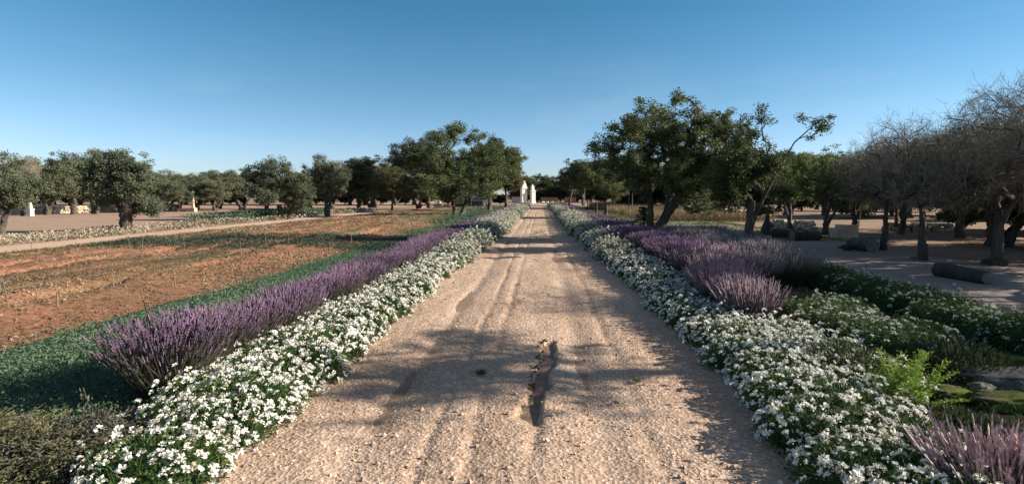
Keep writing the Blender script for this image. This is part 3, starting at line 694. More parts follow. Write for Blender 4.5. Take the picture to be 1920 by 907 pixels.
# thin young trunks in the dry grass, with guards
for k, (px, py, top) in enumerate(((1105, 394, 372), (1160, 392, 366), (1178, 404, 360), (1184, 404, 362), (1148, 390, 366))):
    b = P(px, py); hh = (py - top) * depth_of(b) / F_PX
    mb = MB(); mb.tube([(0, 0, -0.05), (0.03, 0, hh * 0.5), (0.05, 0.02, hh)], [0.045, 0.04, 0.03], 6)
    o = mb.build('young_trunk', M['oldwood']); o.location = b
    tag(o, 'thin bare young trunk standing in the dry grass behind the lawn', 'young tree', 'thin young trunks in the dry grass')
b = P(1118, 402); mb = MB(); mb.tube([(0, 0, -0.1), (0, 0.01, 0.5), (0.02, 0, 0.95)], [0.12, 0.11, 0.13], 10, rough=0.06, rng=rng); o = mb.build('cut_stump', M['darkwood']); o.location = b
tag(o, 'short dark cut stump on the lawn beside the slim-trunked tree', 'stump')

# ------------------------------------------------------------------ lavender
def make_lavender(name, seed, n, mat, hgt=0.58, spread=0.62, head=0.36, fat=1.0, nleaf=420, base_r=0.16):
    rng = np.random.default_rng(seed); root = empty(name)
    a = rng.random(n) * 2 * np.pi; q = rng.random(n) ** 0.55
    B = np.stack([np.cos(a) * base_r * q, np.sin(a) * base_r * q, np.zeros(n)], 1)
    tilt = spread * q * (0.8 + 0.35 * rng.random(n)); a2 = a + rng.normal(0, 0.25, n)
    L = hgt * (0.62 + 0.46 * rng.random(n)) / np.maximum(np.cos(tilt * 0.6), 0.7)
    D = np.stack([np.cos(a2) * np.sin(tilt), np.sin(a2) * np.sin(tilt), np.cos(tilt)], 1)
    D2 = unit(D + np.array([0, 0, 0.25]) + rng.normal(0, 0.15, D.shape))
    M1 = B + D * (L * 0.55)[:, None]; T = M1 + D2 * (L * 0.45)[:, None]
    sb, fb = MB(), MB()
    tn = rng.random(n)
    segs(sb, B, M1, 0.0022 * fat, 0.0018 * fat, tn); 
    hs_ = head * (0.7 + 0.6 * rng.random(n)); H0 = M1 + (T - M1) * (1 - np.minimum(hs_ / 0.45, 1.0))[:, None]
    segs(sb, M1, H0, 0.0018 * fat, 0.0016 * fat, tn)
    ht = np.clip(0.05 + 0.75 * rng.random(n) + 0.28 * (1 - q) - 0.08, 0, 1)
    prof = (0.0022, 0.0070, 0.0050, 0.0072, 0.0048, 0.0058, 0.0012)
    for k in range(6):
        t0, t1 = k / 6, (k + 1) / 6
        segs(fb, H0 + (T - H0) * t0, H0 + (T - H0) * t1, prof[k] * fat, prof[k + 1] * fat, np.clip(ht + (0.18 if k % 2 else -0.12), 0, 1), 4)
    a = rng.random(nleaf) * 2 * np.pi; rr = rng.random(nleaf) ** 0.5
    z = rng.random(nleaf) ** 1.0 * hgt * 0.66
    w_ = (base_r + z * math.tan(spread * 0.75)) * rr
    C = np.stack([np.cos(a) * w_, np.sin(a) * w_, z + 0.015], 1)
    D = np.stack([np.cos(a) * 0.6, np.sin(a) * 0.6, np.full(nleaf, 1.0)], 1) + rng.normal(0, 0.25, (nleaf, 3))
    leaves(sb, rng, C, 0.085 * (0.6 + 0.8 * rng.random(nleaf)), 0.008 * fat, rng.random(nleaf), D=D)
    sb.build('foliage', M['lav_leaf'], root); fb.build('flower_spikes', M[mat], root)
    return root

lavs = [make_lavender('lavender_bush', 400 + k, 640, 'lav', 0.60, 0.66, 0.13, 0.80, 1500) for k in range(3)]
lavfar = [make_lavender('lavender_bush', 410 + k, 260, 'lav', 0.58, 0.68, 0.24, 1.5, 260) for k in range(2)]
mauve = make_lavender('lavender_bush', 420, 420, 'lav_pink', 0.50, 0.72, 0.34, 0.95)
greyl = [make_lavender('grey_lavender', 430 + k, 520, 'lav_grey', 0.62, 0.70, 0.25, 0.85) for k in range(2)]
mixl = [make_lavender('lavender_bush', 440 + k, 520, 'lav_mauve', 0.60, 0.58, 0.36, 0.85) for k in range(2)]
used = set()
def place(proto, loc, rz, sc, label, cat, group=None):
    if proto.name in used: o = dup(proto, loc, rz, sc, label, group)
    else:
        used.add(proto.name); o = proto; o.location = loc; o.rotation_euler = (0, 0, rz); o.scale = sc; o['label'] = label
        if group: o['group'] = group
    o['category'] = cat
    return o
rng = np.random.default_rng(61)
y, k = 4.35, 0
while y < 78:
    near = y < 17
    sc = (1.05 if k < 2 else 0.80 + 0.16 * rng.random()); pr = lavs[k % 3] if near else lavfar[k % 2]
    lab, grp = 'purple lavender bush in the long row left of the path behind the white flowers', 'lavender row left of the path'
    if k == 0: lab, grp = 'nearest lavender bush at the front end of the left row, grey below and purple above', None
    place(pr, (-3.02 + rng.normal(0, 0.07), y, 0.02), rng.random() * 6.28, (sc * (1.0 if near else 1.25), sc * (1.0 if near else 1.4), sc), lab, 'lavender', grp)
    y += (0.40 if near else 0.03 * y) * (0.85 + 0.3 * rng.random()); k += 1
y, k = 6.95, 0
while y < 80:
    near = y < 18
    sc = 0.98 + 0.2 * rng.random()
    lab, grp = 'purple lavender bush in the long row right of the path', 'lavender row right of the path'
    if near:
        pr = mixl[k % 2] if y < 10.5 else lavs[k % 3]
        if y < 10.5: lab, grp = 'mauve lavender bush near the front of the right row', 'mauve lavender at the front of the right row'
    else: pr = lavfar[k % 2]
    if k == 0: lab, grp = 'frontmost tall mauve lavender bush of the right row, behind the white flowers', None
    place(pr, ((2.68 if y < 9 else 2.9) + rng.normal(0, 0.07), y, 0.02), rng.random() * 6.28, (sc * (1.0 if near else 1.25), sc * (1.0 if near else 1.4), sc), lab, 'lavender', grp)
    if near and y > 9.5: place(pr, (3.35 + rng.normal(0, 0.1), y + 0.25, 0.02), rng.random() * 6.28, (sc, sc, sc), lab, 'lavender', grp)
    y += (0.42 if near else 0.03 * y) * (0.85 + 0.3 * rng.random()); k += 1
for k in range(26):
    px, py = 0, 0
    y = 8.6 + 9.5 * rng.random(); x = 3.45 + 1.2 * rng.random() + 0.07 * (y - 8)
    s = 0.9 + 0.3 * rng.random()
    place(greyl[k % 2], (x, y, 0.0), rng.random() * 6.28, (s, s, s), 'grey faded lavender clump in the thicket behind the mauve lavender', 'lavender', 'grey lavender thicket on the right')
place(mauve, (P(1880, 965)[0], P(1880, 965)[1], 0), 0.3, (0.9, 0.9, 0.88), 'pink-mauve lavender bush in the bottom right corner', 'lavender')
place(mauve, (P(2040, 985)[0], P(2040, 985)[1], 0), 2.3, (0.8, 0.8, 0.84), 'second pink-mauve lavender bush at the very corner of the right edge', 'lavender')

# ------------------------------------------------------------------ white candytuft mounds
def make_mound(name, seed, rx=0.50, ry=0.46, h=0.29, nleaf=3600, nfl=275, leafmat='tuft_leaf', fsize=0.021, side=0.45, patch=0.17, pm='petal'):
    rng = np.random.default_rng(seed); root = empty(name)
    def surf(th, ph):   # lumpy dome
        k = 1 + 0.34 * fbm(np.cos(th) * 2.2 + 7, np.sin(th) * 2.2 + ph * 1.7, 3, seed)
        return np.stack([np.cos(th) * np.cos(ph) ** 0.75 * rx * k, np.sin(th) * np.cos(ph) ** 0.75 * ry * k, np.sin(ph) * h * k], 1)
    fb = MB()
    TH, PH = np.meshgrid(np.linspace(0, 2 * np.pi, 25)[:-1], np.linspace(0, np.pi / 2 * 0.995, 7)); V = surf(TH.ravel(), PH.ravel()) * 0.80
    i = (np.arange(6)[:, None] * 24 + np.arange(24)[None]); j = np.arange(6)[:, None] * 24 + (np.arange(24)[None] + 1) % 24
    fb.add(V, np.stack([i.ravel(), j.ravel(), j.ravel() + 24, i.ravel() + 24], 1), 0.0)
    def sample(n, pmin):
        th = rng.random(n) * 2 * np.pi; ph = np.arcsin(np.clip(pmin + (1 - pmin) * rng.random(n), 0, 0.999))
        return th, ph
    th, ph = sample(nleaf, 0.0); S0 = surf(th, ph) * (0.80 + 0.24 * rng.random(nleaf))[:, None]
    Nn = unit(S0 / np.array([rx, ry, h]) ** 2); Nn0 = Nn
    leaves(fb, rng, S0, 0.036 * (0.6 + 0.8 * rng.random(nleaf)), 0.012, np.clip(rng.normal(0.5, 0.25, nleaf), 0, 1), D=Nn + rng.normal(0, 0.6, S0.shape))
    # flower heads: each a domed cluster of small petals
    th, ph = sample(int(nfl * 1.7), 0.06)
    keep = (vn(np.cos(th) * 4 + ph * 3 + 5, np.sin(th) * 4 + 9, seed) > patch) & (rng.random(len(th)) < side + (1 - side) * np.sin(ph))
    th, ph = th[keep][:nfl], ph[keep][:nfl]; n = len(th)
    C = surf(th, ph) * (1.0 + 0.05 * rng.random(n))[:, None]; Nn = unit(C / np.array([rx, ry, h]) ** 2 + np.array([0, 0, 1.5]) + rng.normal(0, 1.2, C.shape))
    up_ = rng.random(n) < 0.16; lift = np.where(up_, 0.02 + 0.085 * rng.random(n) ** 1.5, 0.0)
    C2 = C + (unit(C / np.array([rx, ry, h]) ** 2) * 0.6 + np.array([0, 0, 0.7]) + rng.normal(0, 0.3, C.shape)) * lift[:, None]
    segs(fb, C[up_] * 0.94, C2[up_], 0.0022, 0.0016, 0.8); C = C2
    nb = 60; b_ = rng.integers(0, nleaf, nb)          # a few bare straggling shoots
    segs(fb, S0[b_], S0[b_] + (Nn0[b_] + np.array([0, 0, 0.8]) + rng.normal(0, 0.5, (nb, 3))) * 0.06, 0.0018, 0.001, rng.random(nb))
    fb.build('foliage', M[leafmat], root)
    U = unit(np.cross(Nn, rng.normal(0, 1, C.shape))); Wv = np.cross(Nn, U)
    pb = MB(); fs = fsize * np.clip(np.exp(rng.normal(-0.08, 0.38, n)), 0.4, 1.7); m = 11; age = np.where(rng.random(n) < 0.10, -0.55, 0.0)
    for k in range(m):
        a = k * 2.4 + rng.random(n); q = math.sqrt((k + 0.4) / m)
        R_ = np.cos(a)[:, None] * U + np.sin(a)[:, None] * Wv
        c = C + R_ * (fs * q * 0.92)[:, None] + Nn * (fs * 0.55 * (1 - q * q) + rng.normal(0, 0.003, n))[:, None]
        leaves(pb, rng, c, fs * (0.85 + 0.3 * rng.random(n)), fs * 0.75, np.clip(rng.normal(0.64, 0.20, n) + age, 0, 1), D=R_ + Nn * 0.25 + rng.normal(0, 0.15, c.shape))
    pb.build('blossoms', M[pm], root)
    return root

mounds = [make_mound('candytuft_mound', 500 + k) for k in range(4)]
sparse = [make_mound('candytuft_mound', 520 + k, 0.58, 0.52, 0.40, 4200, 80, side=0.5, patch=0.45, pm='petal_dull') for k in range(2)]
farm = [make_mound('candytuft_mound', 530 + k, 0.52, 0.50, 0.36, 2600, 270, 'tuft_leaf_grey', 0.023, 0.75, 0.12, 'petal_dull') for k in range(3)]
rng = np.random.default_rng(71)
def mound_row(xc, xfun, y0, y1, labn, labf, grpn, grpf, first_label, two=True):
    y, k = y0, 0
    while y < y1:
        f = min(1.0, max(0.0, (y - 9) / 16.0)); sc = (1.0 + 0.75 * f) * (0.88 + 0.24 * rng.random())
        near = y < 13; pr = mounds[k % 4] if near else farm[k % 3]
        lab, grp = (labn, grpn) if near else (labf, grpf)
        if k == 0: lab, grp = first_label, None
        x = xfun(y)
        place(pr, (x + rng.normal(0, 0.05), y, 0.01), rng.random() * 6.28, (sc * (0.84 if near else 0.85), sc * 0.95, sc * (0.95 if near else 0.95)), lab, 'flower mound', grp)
        if near and two and k > 0:
            place(mounds[(k + 2) % 4], (x + (0.32 if xc > 0 else -0.32) * (1 + 0.15 * rng.normal()), y + 0.2, 0.01), rng.random() * 6.28, (sc * 0.72, sc * 0.8, sc * 0.85), lab, 'flower mound', grp)
        y += (0.50 if near else 0.62 * sc) * (0.85 + 0.3 * rng.random()) * (1 if y < 40 else 1.5); k += 1
mound_row(-1, lambda y: -2.22 + 0.0 * y, 3.0, 88, 'white-flowered candytuft mound in the near part of the border left of the path', 'rounded grey-white mound in the far part of the border left of the path',
          'near white mounds left of the path', 'far grey-white mounds left of the path', 'frontmost white candytuft mound at the bottom left of the path')
mound_row(1, lambda y: 1.83 + 0.03 * min(y, 6), 2.6, 92, 'white-flowered candytuft mound in the near part of the border right of the path', 'rounded grey-white mound in the far part of the border right of the path',
          'near white mounds right of the path', 'far grey-white mounds right of the path', 'frontmost white candytuft mound at the bottom right of the path')
for k in range(4, 9):
    place(mounds[k % 4], (2.45 + 0.35 * rng.random(), 3.3 + 0.36 * k, 0.01), rng.random() * 6.28, (0.85, 0.85, 0.9), 'white candytuft mound in the second rank behind the right-hand border', 'flower mound', 'second rank of white mounds on the right')
# hedge along the road and the patch inside the bed
for k in range(26):
    y = 4.6 + 0.5 * k + 0.1 * rng.random(); x = 5.3 + 0.0 * y
    s = 0.85 + 0.15 * rng.random()
    place(sparse[k % 2], (x + rng.normal(0, 0.08), y, 0), rng.random() * 6.28, (s, s, s), 'dark green candytuft mound with few white flowers in the hedge along the road', 'flower mound', 'candytuft hedge along the road')
for k in range(12):
    x = 3.40 + 0.55 * rng.random(); y = 5.7 + 0.17 * k
    s = 0.75 + 0.2 * rng.random()
    place(sparse[(k + 1) % 2], (x, y, 0), rng.random() * 6.28, (s, s, s * 0.9), 'sparsely flowered candytuft mound inside the bed between lavender and hedge', 'flower mound', 'sparse mounds inside the right bed')

# ------------------------------------------------------------------ low plants near the camera
def juniper(name, loc, seed, rx, ry, h, mat, label):
    rng = np.random.default_rng(seed); root = empty(name, loc); tag(root, label, 'shrub')
    mb, tb = MB(), MB()
    for k in range(230):
        a = rng.random() * 6.28; q = rng.random() ** 0.55; L = 0.16 + 0.18 * rng.random()
        c = np.array([math.cos(a) * rx * q * 0.8, math.sin(a) * ry * q * 0.8, h * (1 - q * q * 0.75) * (0.5 + 0.5 * rng.random())])
        d = unit(np.array([math.cos(a + rng.normal(0, 0.6)) * 1.0, math.sin(a + rng.normal(0, 0.6)), 0.05 + 0.22 * rng.random()]))
        n = 60; t = rng.random(n); C = c + d * (L * t)[:, None] + rng.normal(0, 0.02, (n, 3)) - np.array([0, 0, 0.12]) * (t * t * L)[:, None]
        leaves(mb, rng, C, 0.030, 0.010, np.clip(0.5 * t + 0.5 * rng.random(n), 0, 1), D=d + rng.normal(0, 0.5, (n, 3)))
        tb.tube([c - d * 0.05, c + d * L * 0.5, c + d * L], 0.003, 4, cap=False)
    mb.build('sprays', M[mat], root); tb.build('branches', M['bark'], root)
    return root
juniper('juniper_shrub', P(40, 905), 601, 0.75, 0.55, 0.16, 'juniper', 'olive-yellow spreading juniper in the bottom left corner')
juniper('juniper_shrub', P(190, 860), 602, 0.70, 0.50, 0.16, 'juniper_grey', 'grey-green spreading juniper in front of the nearest left lavender')
juniper('juniper_shrub', P(-140, 860), 603, 0.7, 0.5, 0.15, 'juniper', 'olive-yellow spreading juniper at the left frame edge')

# fern-like bright plant
b = P(1690, 775); root = empty('ferny_plant', b); rng = np.random.default_rng(611)
tag(root, 'bright yellow-green feathery plant in the dark right-hand bed', 'plant')
mb, tb = MB(), MB()
for k in range(30):
    a = rng.random() * 6.28; tl = 0.15 + 0.75 * rng.random(); L = 0.36 + 0.24 * rng.random()
    d = np.array([math.cos(a) * math.sin(tl), math.sin(a) * math.sin(tl), math.cos(tl)])
    pts = [d * L * t + np.array([0, 0, -0.16 * L * t * t]) for t in np.linspace(0, 1, 6)]
    tb.tube(pts, np.linspace(0.004, 0.0015, 6), 4, cap=False)
    sd_ = unit(np.cross(d, [0, 0, 1.0]))
    for t in np.linspace(0.22, 1, 11):
        p0 = d * L * t + np.array([0, 0, -0.16 * L * t * t])
        for s in (-1, 1):
            ll = 0.11 * (1.15 - t) + 0.02; n = 9; u = np.linspace(0.1, 1, n)
            dd = unit(sd_ * s + d * 0.7 + rng.normal(0, 0.12, 3))
            C = p0 + dd * (u * ll)[:, None] + rng.normal(0, 0.005, (n, 3))
            leaves(mb, rng, C, 0.026, 0.008, np.clip(0.35 + 0.5 * t * rng.random(n) + 0.15, 0, 1), D=dd + rng.normal(0, 0.5, (n, 3)))
mb.build('fronds', M['fern'], root); tb.build('stems', M['fern'], root)
# dark leafy undergrowth around it
def undergrowth(name, loc, seed, r, h, n, mat, label, ll=0.05):
    rng = np.random.default_rng(seed); root = empty(name, loc); tag(root, label, 'plant')
    mb = MB(); d = unit(rng.normal(0, 1, (n, 3))); d[:, 2] = np.abs(d[:, 2]); q = rng.random(n) ** 0.4
    C = d * q[:, None] * np.array([r, r, h]); C[:, 2] += 0.02
    leaves(mb, rng, C, ll * (0.6 + 0.8 * rng.random(n)), ll * 0.22, rng.random(n), D=d + np.array([0, 0, 0.6]) + rng.normal(0, 0.5, (n, 3)))
    tb = MB()
    for k in range(40):
        e = C[rng.integers(n)]; tb.tube([e * 0.05, e * 0.5 + np.array([0, 0, 0.02]), e], 0.003, 4, cap=False)
    mb.build('foliage', M[mat], root); tb.build('stems', M['drystem'], root); return root
undergrowth('leafy_plant', P(1590, 725), 621, 0.50, 0.36, 3500, 'dark', 'dark fine-leaved plant left of the bright feathery one', 0.06)
undergrowth('leafy_plant', P(1770, 810), 622, 0.40, 0.13, 3000, 'dark', 'dark low plant in front of the mossy stones', 0.06)
undergrowth('leafy_plant', P(1560, 790), 623, 0.38, 0.28, 2500, 'tuft_leaf', 'green leafy plant between the white mounds and the feathery plant', 0.06)
undergrowth('leafy_plant', P(1690, 850), 624, 0.40, 0.22, 2500, 'tuft_leaf', 'green leafy plant just left of the corner mauve lavender', 0.06)
undergrowth('leafy_plant', P(1790, 700), 625, 0.50, 0.30, 3000, 'dark', 'dark plant behind the bright feathery one, below the hedge', 0.06)

# rocks
def rock(name, loc, seed, size, mat, label, rz=0.0, cat='rock'):
    rng = np.random.default_rng(seed); n, m = 52, 30
    TH, PH = np.meshgrid(np.linspace(0, 2 * np.pi, n, endpoint=False), np.linspace(-np.pi / 2, np.pi / 2, m))
    d = np.stack([np.cos(TH) * np.cos(PH), np.sin(TH) * np.cos(PH), np.sin(PH)], -1).reshape(-1, 3)
    d = np.sign(d) * np.abs(d) ** 0.62
    k = 1 + 0.55 * fbm(d[:, 0] * 1.6 + seed, d[:, 1] * 1.6 + d[:, 2] * 1.9, 6, seed % 17) - 0.10 * np.abs(fbm(d[:, 0] * 4 + d[:, 2] * 3, d[:, 1] * 4 + seed, 3, 3))
    V = d * k[:, None] * np.array(size) / 2; i = np.arange(m - 1)[:, None] * n + np.arange(n)[None]; j = np.arange(m - 1)[:, None] * n + (np.arange(n)[None] + 1) % n
    mb = MB(); mb.add(V, np.stack([i.ravel(), j.ravel(), j.ravel() + n, i.ravel() + n], 1)); o = mb.build(name, M[mat], smooth=True)
    o.location = (loc[0], loc[1], loc[2] + size[2] * 0.38); o.rotation_euler = (0, 0, rz); tag(o, label, cat); return o
rock('flat_rock', P(1885, 722), 41, (0.75, 0.42, 0.17), 'greystone', 'large grey flat rock at the right frame edge below the hedge', -0.15)
rock('mossy_rock', P(1778, 750), 42, (0.32, 0.22, 0.13), 'moss', 'yellow-green mossy rock beside the feathery plant', 0.2)
rock('mossy_rock', P(1885, 768), 43, (0.46, 0.24, 0.15), 'moss', 'long mossy rock in front of the grey flat rock', -0.1)
rock('mossy_rock', P(1880, 690), 44, (0.46, 0.14, 0.16), 'moss', 'narrow mossy rock between the hedge and the grey flat rock', -0.7)
rock('small_rock', P(1840, 742), 45, (0.16, 0.14, 0.12), 'greystone', 'small brown-grey rock between the two mossy rocks', 0.4)

# ------------------------------------------------------------------ ground cover, litter, grass, gravel
rng = np.random.default_rng(81)
def scatter(name, n, x0, x1, y0, y1, size, wfac, mat, zbase, hh, label, cat, D=None, up=0.3, pat=None, grow=0.035, cl=None):
    y = y0 * (y1 / y0) ** rng.random(n); x = x0 + (x1 - x0) * rng.random(n)
    if pat is not None:
        k = pat(x, y) > rng.random(n); x, y = x[k], y[k]
    if cl:
        x = np.repeat(x, cl) + rng.normal(0, 0.05, len(x) * cl) * (1 + 0.05 * np.repeat(y, cl)); y = np.repeat(y, cl) + rng.normal(0, 0.05, len(y) * cl) * (1 + 0.05 * np.repeat(y, cl))
    n = len(x); g = 1 + grow * np.maximum(0, y - 4); L = size * (0.55 + 0.9 * rng.random(n)) * g
    z = zbase(x, y) + hh * rng.random(n) * g
    mb = MB(); t = np.clip(fbm(x * 0.8, y * 0.5, 3, 17) * 1.3 + 0.25 + 0.5 * rng.random(n), 0, 1)
    Dd = rng.normal(0, 1, (n, 3)); Dd[:, 2] = np.abs(Dd[:, 2]) * 0.6 + up
    leaves(mb, rng, np.stack([x, y, z], 1), L, L * wfac, t, D=Dd)
    o = mb.build(name, M[mat]); tag(o, label, cat, kind='stuff'); return o
scatter('ground_cover', 80000, -5.9, -3.0, 2.2, 40, 0.030, 0.55, 'cover', lambda x, y: 0.03 + 0.05 * fbm(x * 1.5, y * 1.5, 4, 31), 0.035, 'low green ground cover in the strip left of the lavender', 'ground cover',
        pat=lambda x, y: np.clip((x + 5.85 + 1.1 * fbm(x * 0.6 + 1, y * 0.7, 4, 2)) / 0.7, 0, 1) * np.clip(0.8 + 1.6 * fbm(x * 1.3, y * 0.9, 4, 12), 0.25, 1))
scatter('stubble_litter', 70000, -15.3, -5.65, 3.6, 60, 0.040, 0.45, 'litter', lambda x, y: 0.035 + field_z(x, y), 0.02, 'rust-coloured dry stubble and leaf litter on the field', 'stubble', up=0.1, pat=lambda x, y: np.clip(0.55 + 3 * fbm(x * 0.5, y * 0.16, 4, 61), 0.08, 1))
scatter('stubble_weeds', 22000, -15.3, -5.6, 3.6, 55, 0.040, 0.45, 'grass', lambda x, y: 0.035 + field_z(x, y), 0.03, 'patches of green weeds in the rust-coloured field', 'weeds',
        pat=lambda x, y: np.clip(fbm(x * 0.45, y * 0.16, 4, 51) * 5 + 0.15, 0.06, 1))
scatter('shade_band_weeds', 30000, -13.2, -4.0, 15.0, 21.0, 0.045, 0.3, 'shade_weed', lambda x, y: 0.04 + field_z(x, y), 0.05, 'weedy patch coloured dark for the tree-shadow band across the rust-coloured field', 'weeds', up=1.0,  # weeds whose dark leaves also paint in the tree-shadow band
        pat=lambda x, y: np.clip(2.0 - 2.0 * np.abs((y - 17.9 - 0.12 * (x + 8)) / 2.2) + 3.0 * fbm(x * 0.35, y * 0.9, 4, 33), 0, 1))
scatter('verge_flowers', 26000, -20.6, -17.4, 13, 60, 0.055, 0.7, 'whiteflower', lambda x, y: 0.02 + 0 * x, 0.14, 'pale strip of small dry white flowers beyond the lane', 'flowers', grow=0.03,
        pat=lambda x, y: np.clip(0.5 + 2.5 * fbm(x * 0.9, y * 0.5, 3, 52), 0.1, 1))
scatter('lawn_grass', 42000, 2.9, 11.2, 20.5, 80, 0.05, 0.18, 'grass', lambda x, y: 0.03 + 0 * x, 0.03, 'short patchy lawn right of the far lavender row', 'grass', up=1.0, grow=0.03)
scatter('dry_grass', 26000, 7.0, 15.0, 36, 85, 0.42, 0.05, 'drygrass', lambda x, y: 0.12 + 0 * x, 0.25, 'band of tall dry grass behind the lawn', 'grass', up=1.6, grow=0.01)
scatter('green_patch', 9000, -22.5, -19.0, 34, 50, 0.09, 0.4, 'cover', lambda x, y: 0.03 + 0 * x, 0.3, 'dark green weedy patch beyond the pale lane', 'weeds', grow=0.02)
scatter('field_edge_grass', 12000, -9.5, -3.4, 32, 70, 0.08, 0.3, 'cover', lambda x, y: 0.05 + 0 * x, 0.12, 'green grass at the far end of the field under the tall trees', 'grass', up=0.8, grow=0.02)
scatter('bed_weeds', 16000, 2.4, 6.2, 2.4, 26, 0.05, 0.25, 'tuft_leaf', lambda x, y: 0.02 + 0 * x, 0.09, 'low weeds covering the soil of the right-hand bed', 'weeds', up=0.8)
scatter('path_weeds', 420, -0.6, 0.5, 20.5, 28, 0.06, 0.2, 'grass', lambda x, y: 0.035 + 0 * x, 0.015, 'sparse grass growing in the middle of the far path', 'grass', up=1.2,
        pat=lambda x, y: np.clip(1.2 - ((x + 0.05) / 0.4) ** 2 - ((y - 23.5) / 3) ** 2, 0, 1))

# gravel on the path: little faceted stones
n = 9000
y = 2.4 * (14 / 2.4) ** rng.random(n); x = -2.0 + 3.7 * rng.random(n)
k = vn(x * 2.2, y * 1.6, 9) + 0.35 * rng.random(n) > 0.55; x, y = x[k], y[k]; n = len(x)
sz = np.where(rng.random(n) < 0.06, 0.016, 0.0065) * (0.6 + 0.8 * rng.random(n))
z = 0.03 + path_z(x, y) + sz * 0.25
O = np.array([[1, 0, 0], [0, 1, 0], [-1, 0, 0], [0, -1, 0], [0, 0, 0.8], [0, 0, -0.8]], float)
V = (O[None] * (1 + 0.35 * rng.normal(0, 1, (n, 6, 1)).clip(-1.5, 1.5)) * sz[:, None, None]); an = rng.random(n) * 6.28; ca, sa = np.cos(an)[:, None], np.sin(an)[:, None]
V = np.stack([V[:, :, 0] * ca - V[:, :, 1] * sa, V[:, :, 0] * sa + V[:, :, 1] * ca, V[:, :, 2]], -1) + np.stack([x, y, z], 1)[:, None, :]
f = np.array([[0, 1, 4], [1, 2, 4], [2, 3, 4], [3, 0, 4], [1, 0, 5], [2, 1, 5], [3, 2, 5], [0, 3, 5]])
mb = MB(); mb.add(V.reshape(-1, 3), (f[None] + (np.arange(n) * 6)[:, None, None]).reshape(-1, 3), np.repeat(np.clip(rng.normal(0.45, 0.28, n), 0, 1), 6))
tag(mb.build('gravel', M['gravel']), 'loose gravel and clods on the dirt path', 'gravel', kind='stuff')

# dry leaves lying in the washed-out hole
mb = MB(); n = 110; t = rng.random(n); C = np.stack([HOLE_A[0] + (HOLE_B[0] - HOLE_A[0]) * t - 0.05 + rng.normal(0, 0.03, n), HOLE_A[1] + (HOLE_B[1] - HOLE_A[1]) * t, np.zeros(n)], 1)
C[:, 2] = 0.04 + path_z(C[:, 0], C[:, 1]); leaves(mb, rng, C, 0.06, 0.03, 0.2 + rng.random(n) * 0.8, up=0.0)
tag(mb.build('dead_leaves', M['rusty']), 'brown dead leaves caught in the washed-out rut of the path', 'leaves', kind='stuff')

def tuft(loc, seed, n, r, h, label):
    rg = np.random.default_rng(seed); mb = MB(); a = rg.random(n) * 6.28; q = rg.random(n)
    C = np.stack([np.cos(a) * r * q, np.sin(a) * r * q, h * 0.4 * rg.random(n) + h * 0.3], 1)
    leaves(mb, rg, C, h, 0.006, rg.random(n) * 0.7, D=np.stack([np.cos(a) * 0.7, np.sin(a) * 0.7, np.full(n, 1.0)], 1) + rg.normal(0, 0.3, (n, 3)))
    o = mb.build('weed_tuft', M['grass']); o.location = (loc[0], loc[1], 0.03 + float(path_z(np.array([loc[0]]), np.array([loc[1]]))[0])); tag(o, label, 'weed')
tuft(P(903, 707), 1, 110, 0.06, 0.05, 'small green weed tuft on the shaded left half of the path')
tuft(P(1194, 725), 2, 60, 0.04, 0.04, 'tiny green weed tuft near the right edge of the path')

# dry stems standing in the field
rng = np.random.default_rng(91)
spots = [(215, 556), (110, 590), (330, 545), (345, 480), (210, 500), (455, 505), (560, 505), (315, 480), (250, 492), (500, 470), (20, 600), (60, 480), (540, 470), (620, 480), (660, 460), (420, 470), (5, 565), (265, 500)]
for k, (px, py) in enumerate(spots):
    b = P(px, py); mb = MB(); h = 0.30 + 0.40 * rng.random(); l = rng.normal(0, 0.07, 2)
    mb.tube([(0, 0, -0.03), (l[0] * 0.4, l[1] * 0.4, h * 0.5), (l[0], l[1], h)], [0.011, 0.009, 0.005], 5)
    for q in range(3):
        t = 0.4 + 0.5 * rng.random(); a = rng.random() * 6.28; p0 = np.array([l[0] * t, l[1] * t, h * t])
        mb.tube([p0, p0 + np.array([math.cos(a) * 0.05, math.sin(a) * 0.05, 0.06])], [0.004, 0.002], 4)
    o = mb.build('dry_stem', M['drystem']); o.location = (b[0], b[1], 0.04); o.rotation_euler = (0, 0, rng.random() * 6)
    tag(o, 'thin dry plant stem standing upright in the rust-coloured field', 'dry stem', 'dry stems standing in the field')
# two pale stalks leaning out of the left lavender
b = P(290, 690); mb = MB(); mb.tube([(0, 0, 0), (-0.03, 0, 0.45), (-0.10, 0, 0.78)], [0.007, 0.006, 0.004], 5); mb.tube([(0.03, 0, 0), (0.02, 0, 0.4), (-0.03, 0, 0.68)], [0.006, 0.005, 0.003], 5)
o = mb.build('dead_stalk', M['drystem']); o.location = b; tag(o, 'pale forked dead stalk sticking up behind the left lavender row', 'dry stalk')
b = P(46, 733); mb = MB(); mb.tube([(-0.07, 0.02, 0.05), (0, 0, 0.055), (0.06, -0.02, 0.05)], [0.004, 0.014, 0.004], 6); o = mb.build('fallen_twig', M['limestone']); o.location = b
tag(o, 'short pale piece of dead wood lying on the green ground cover', 'twig')

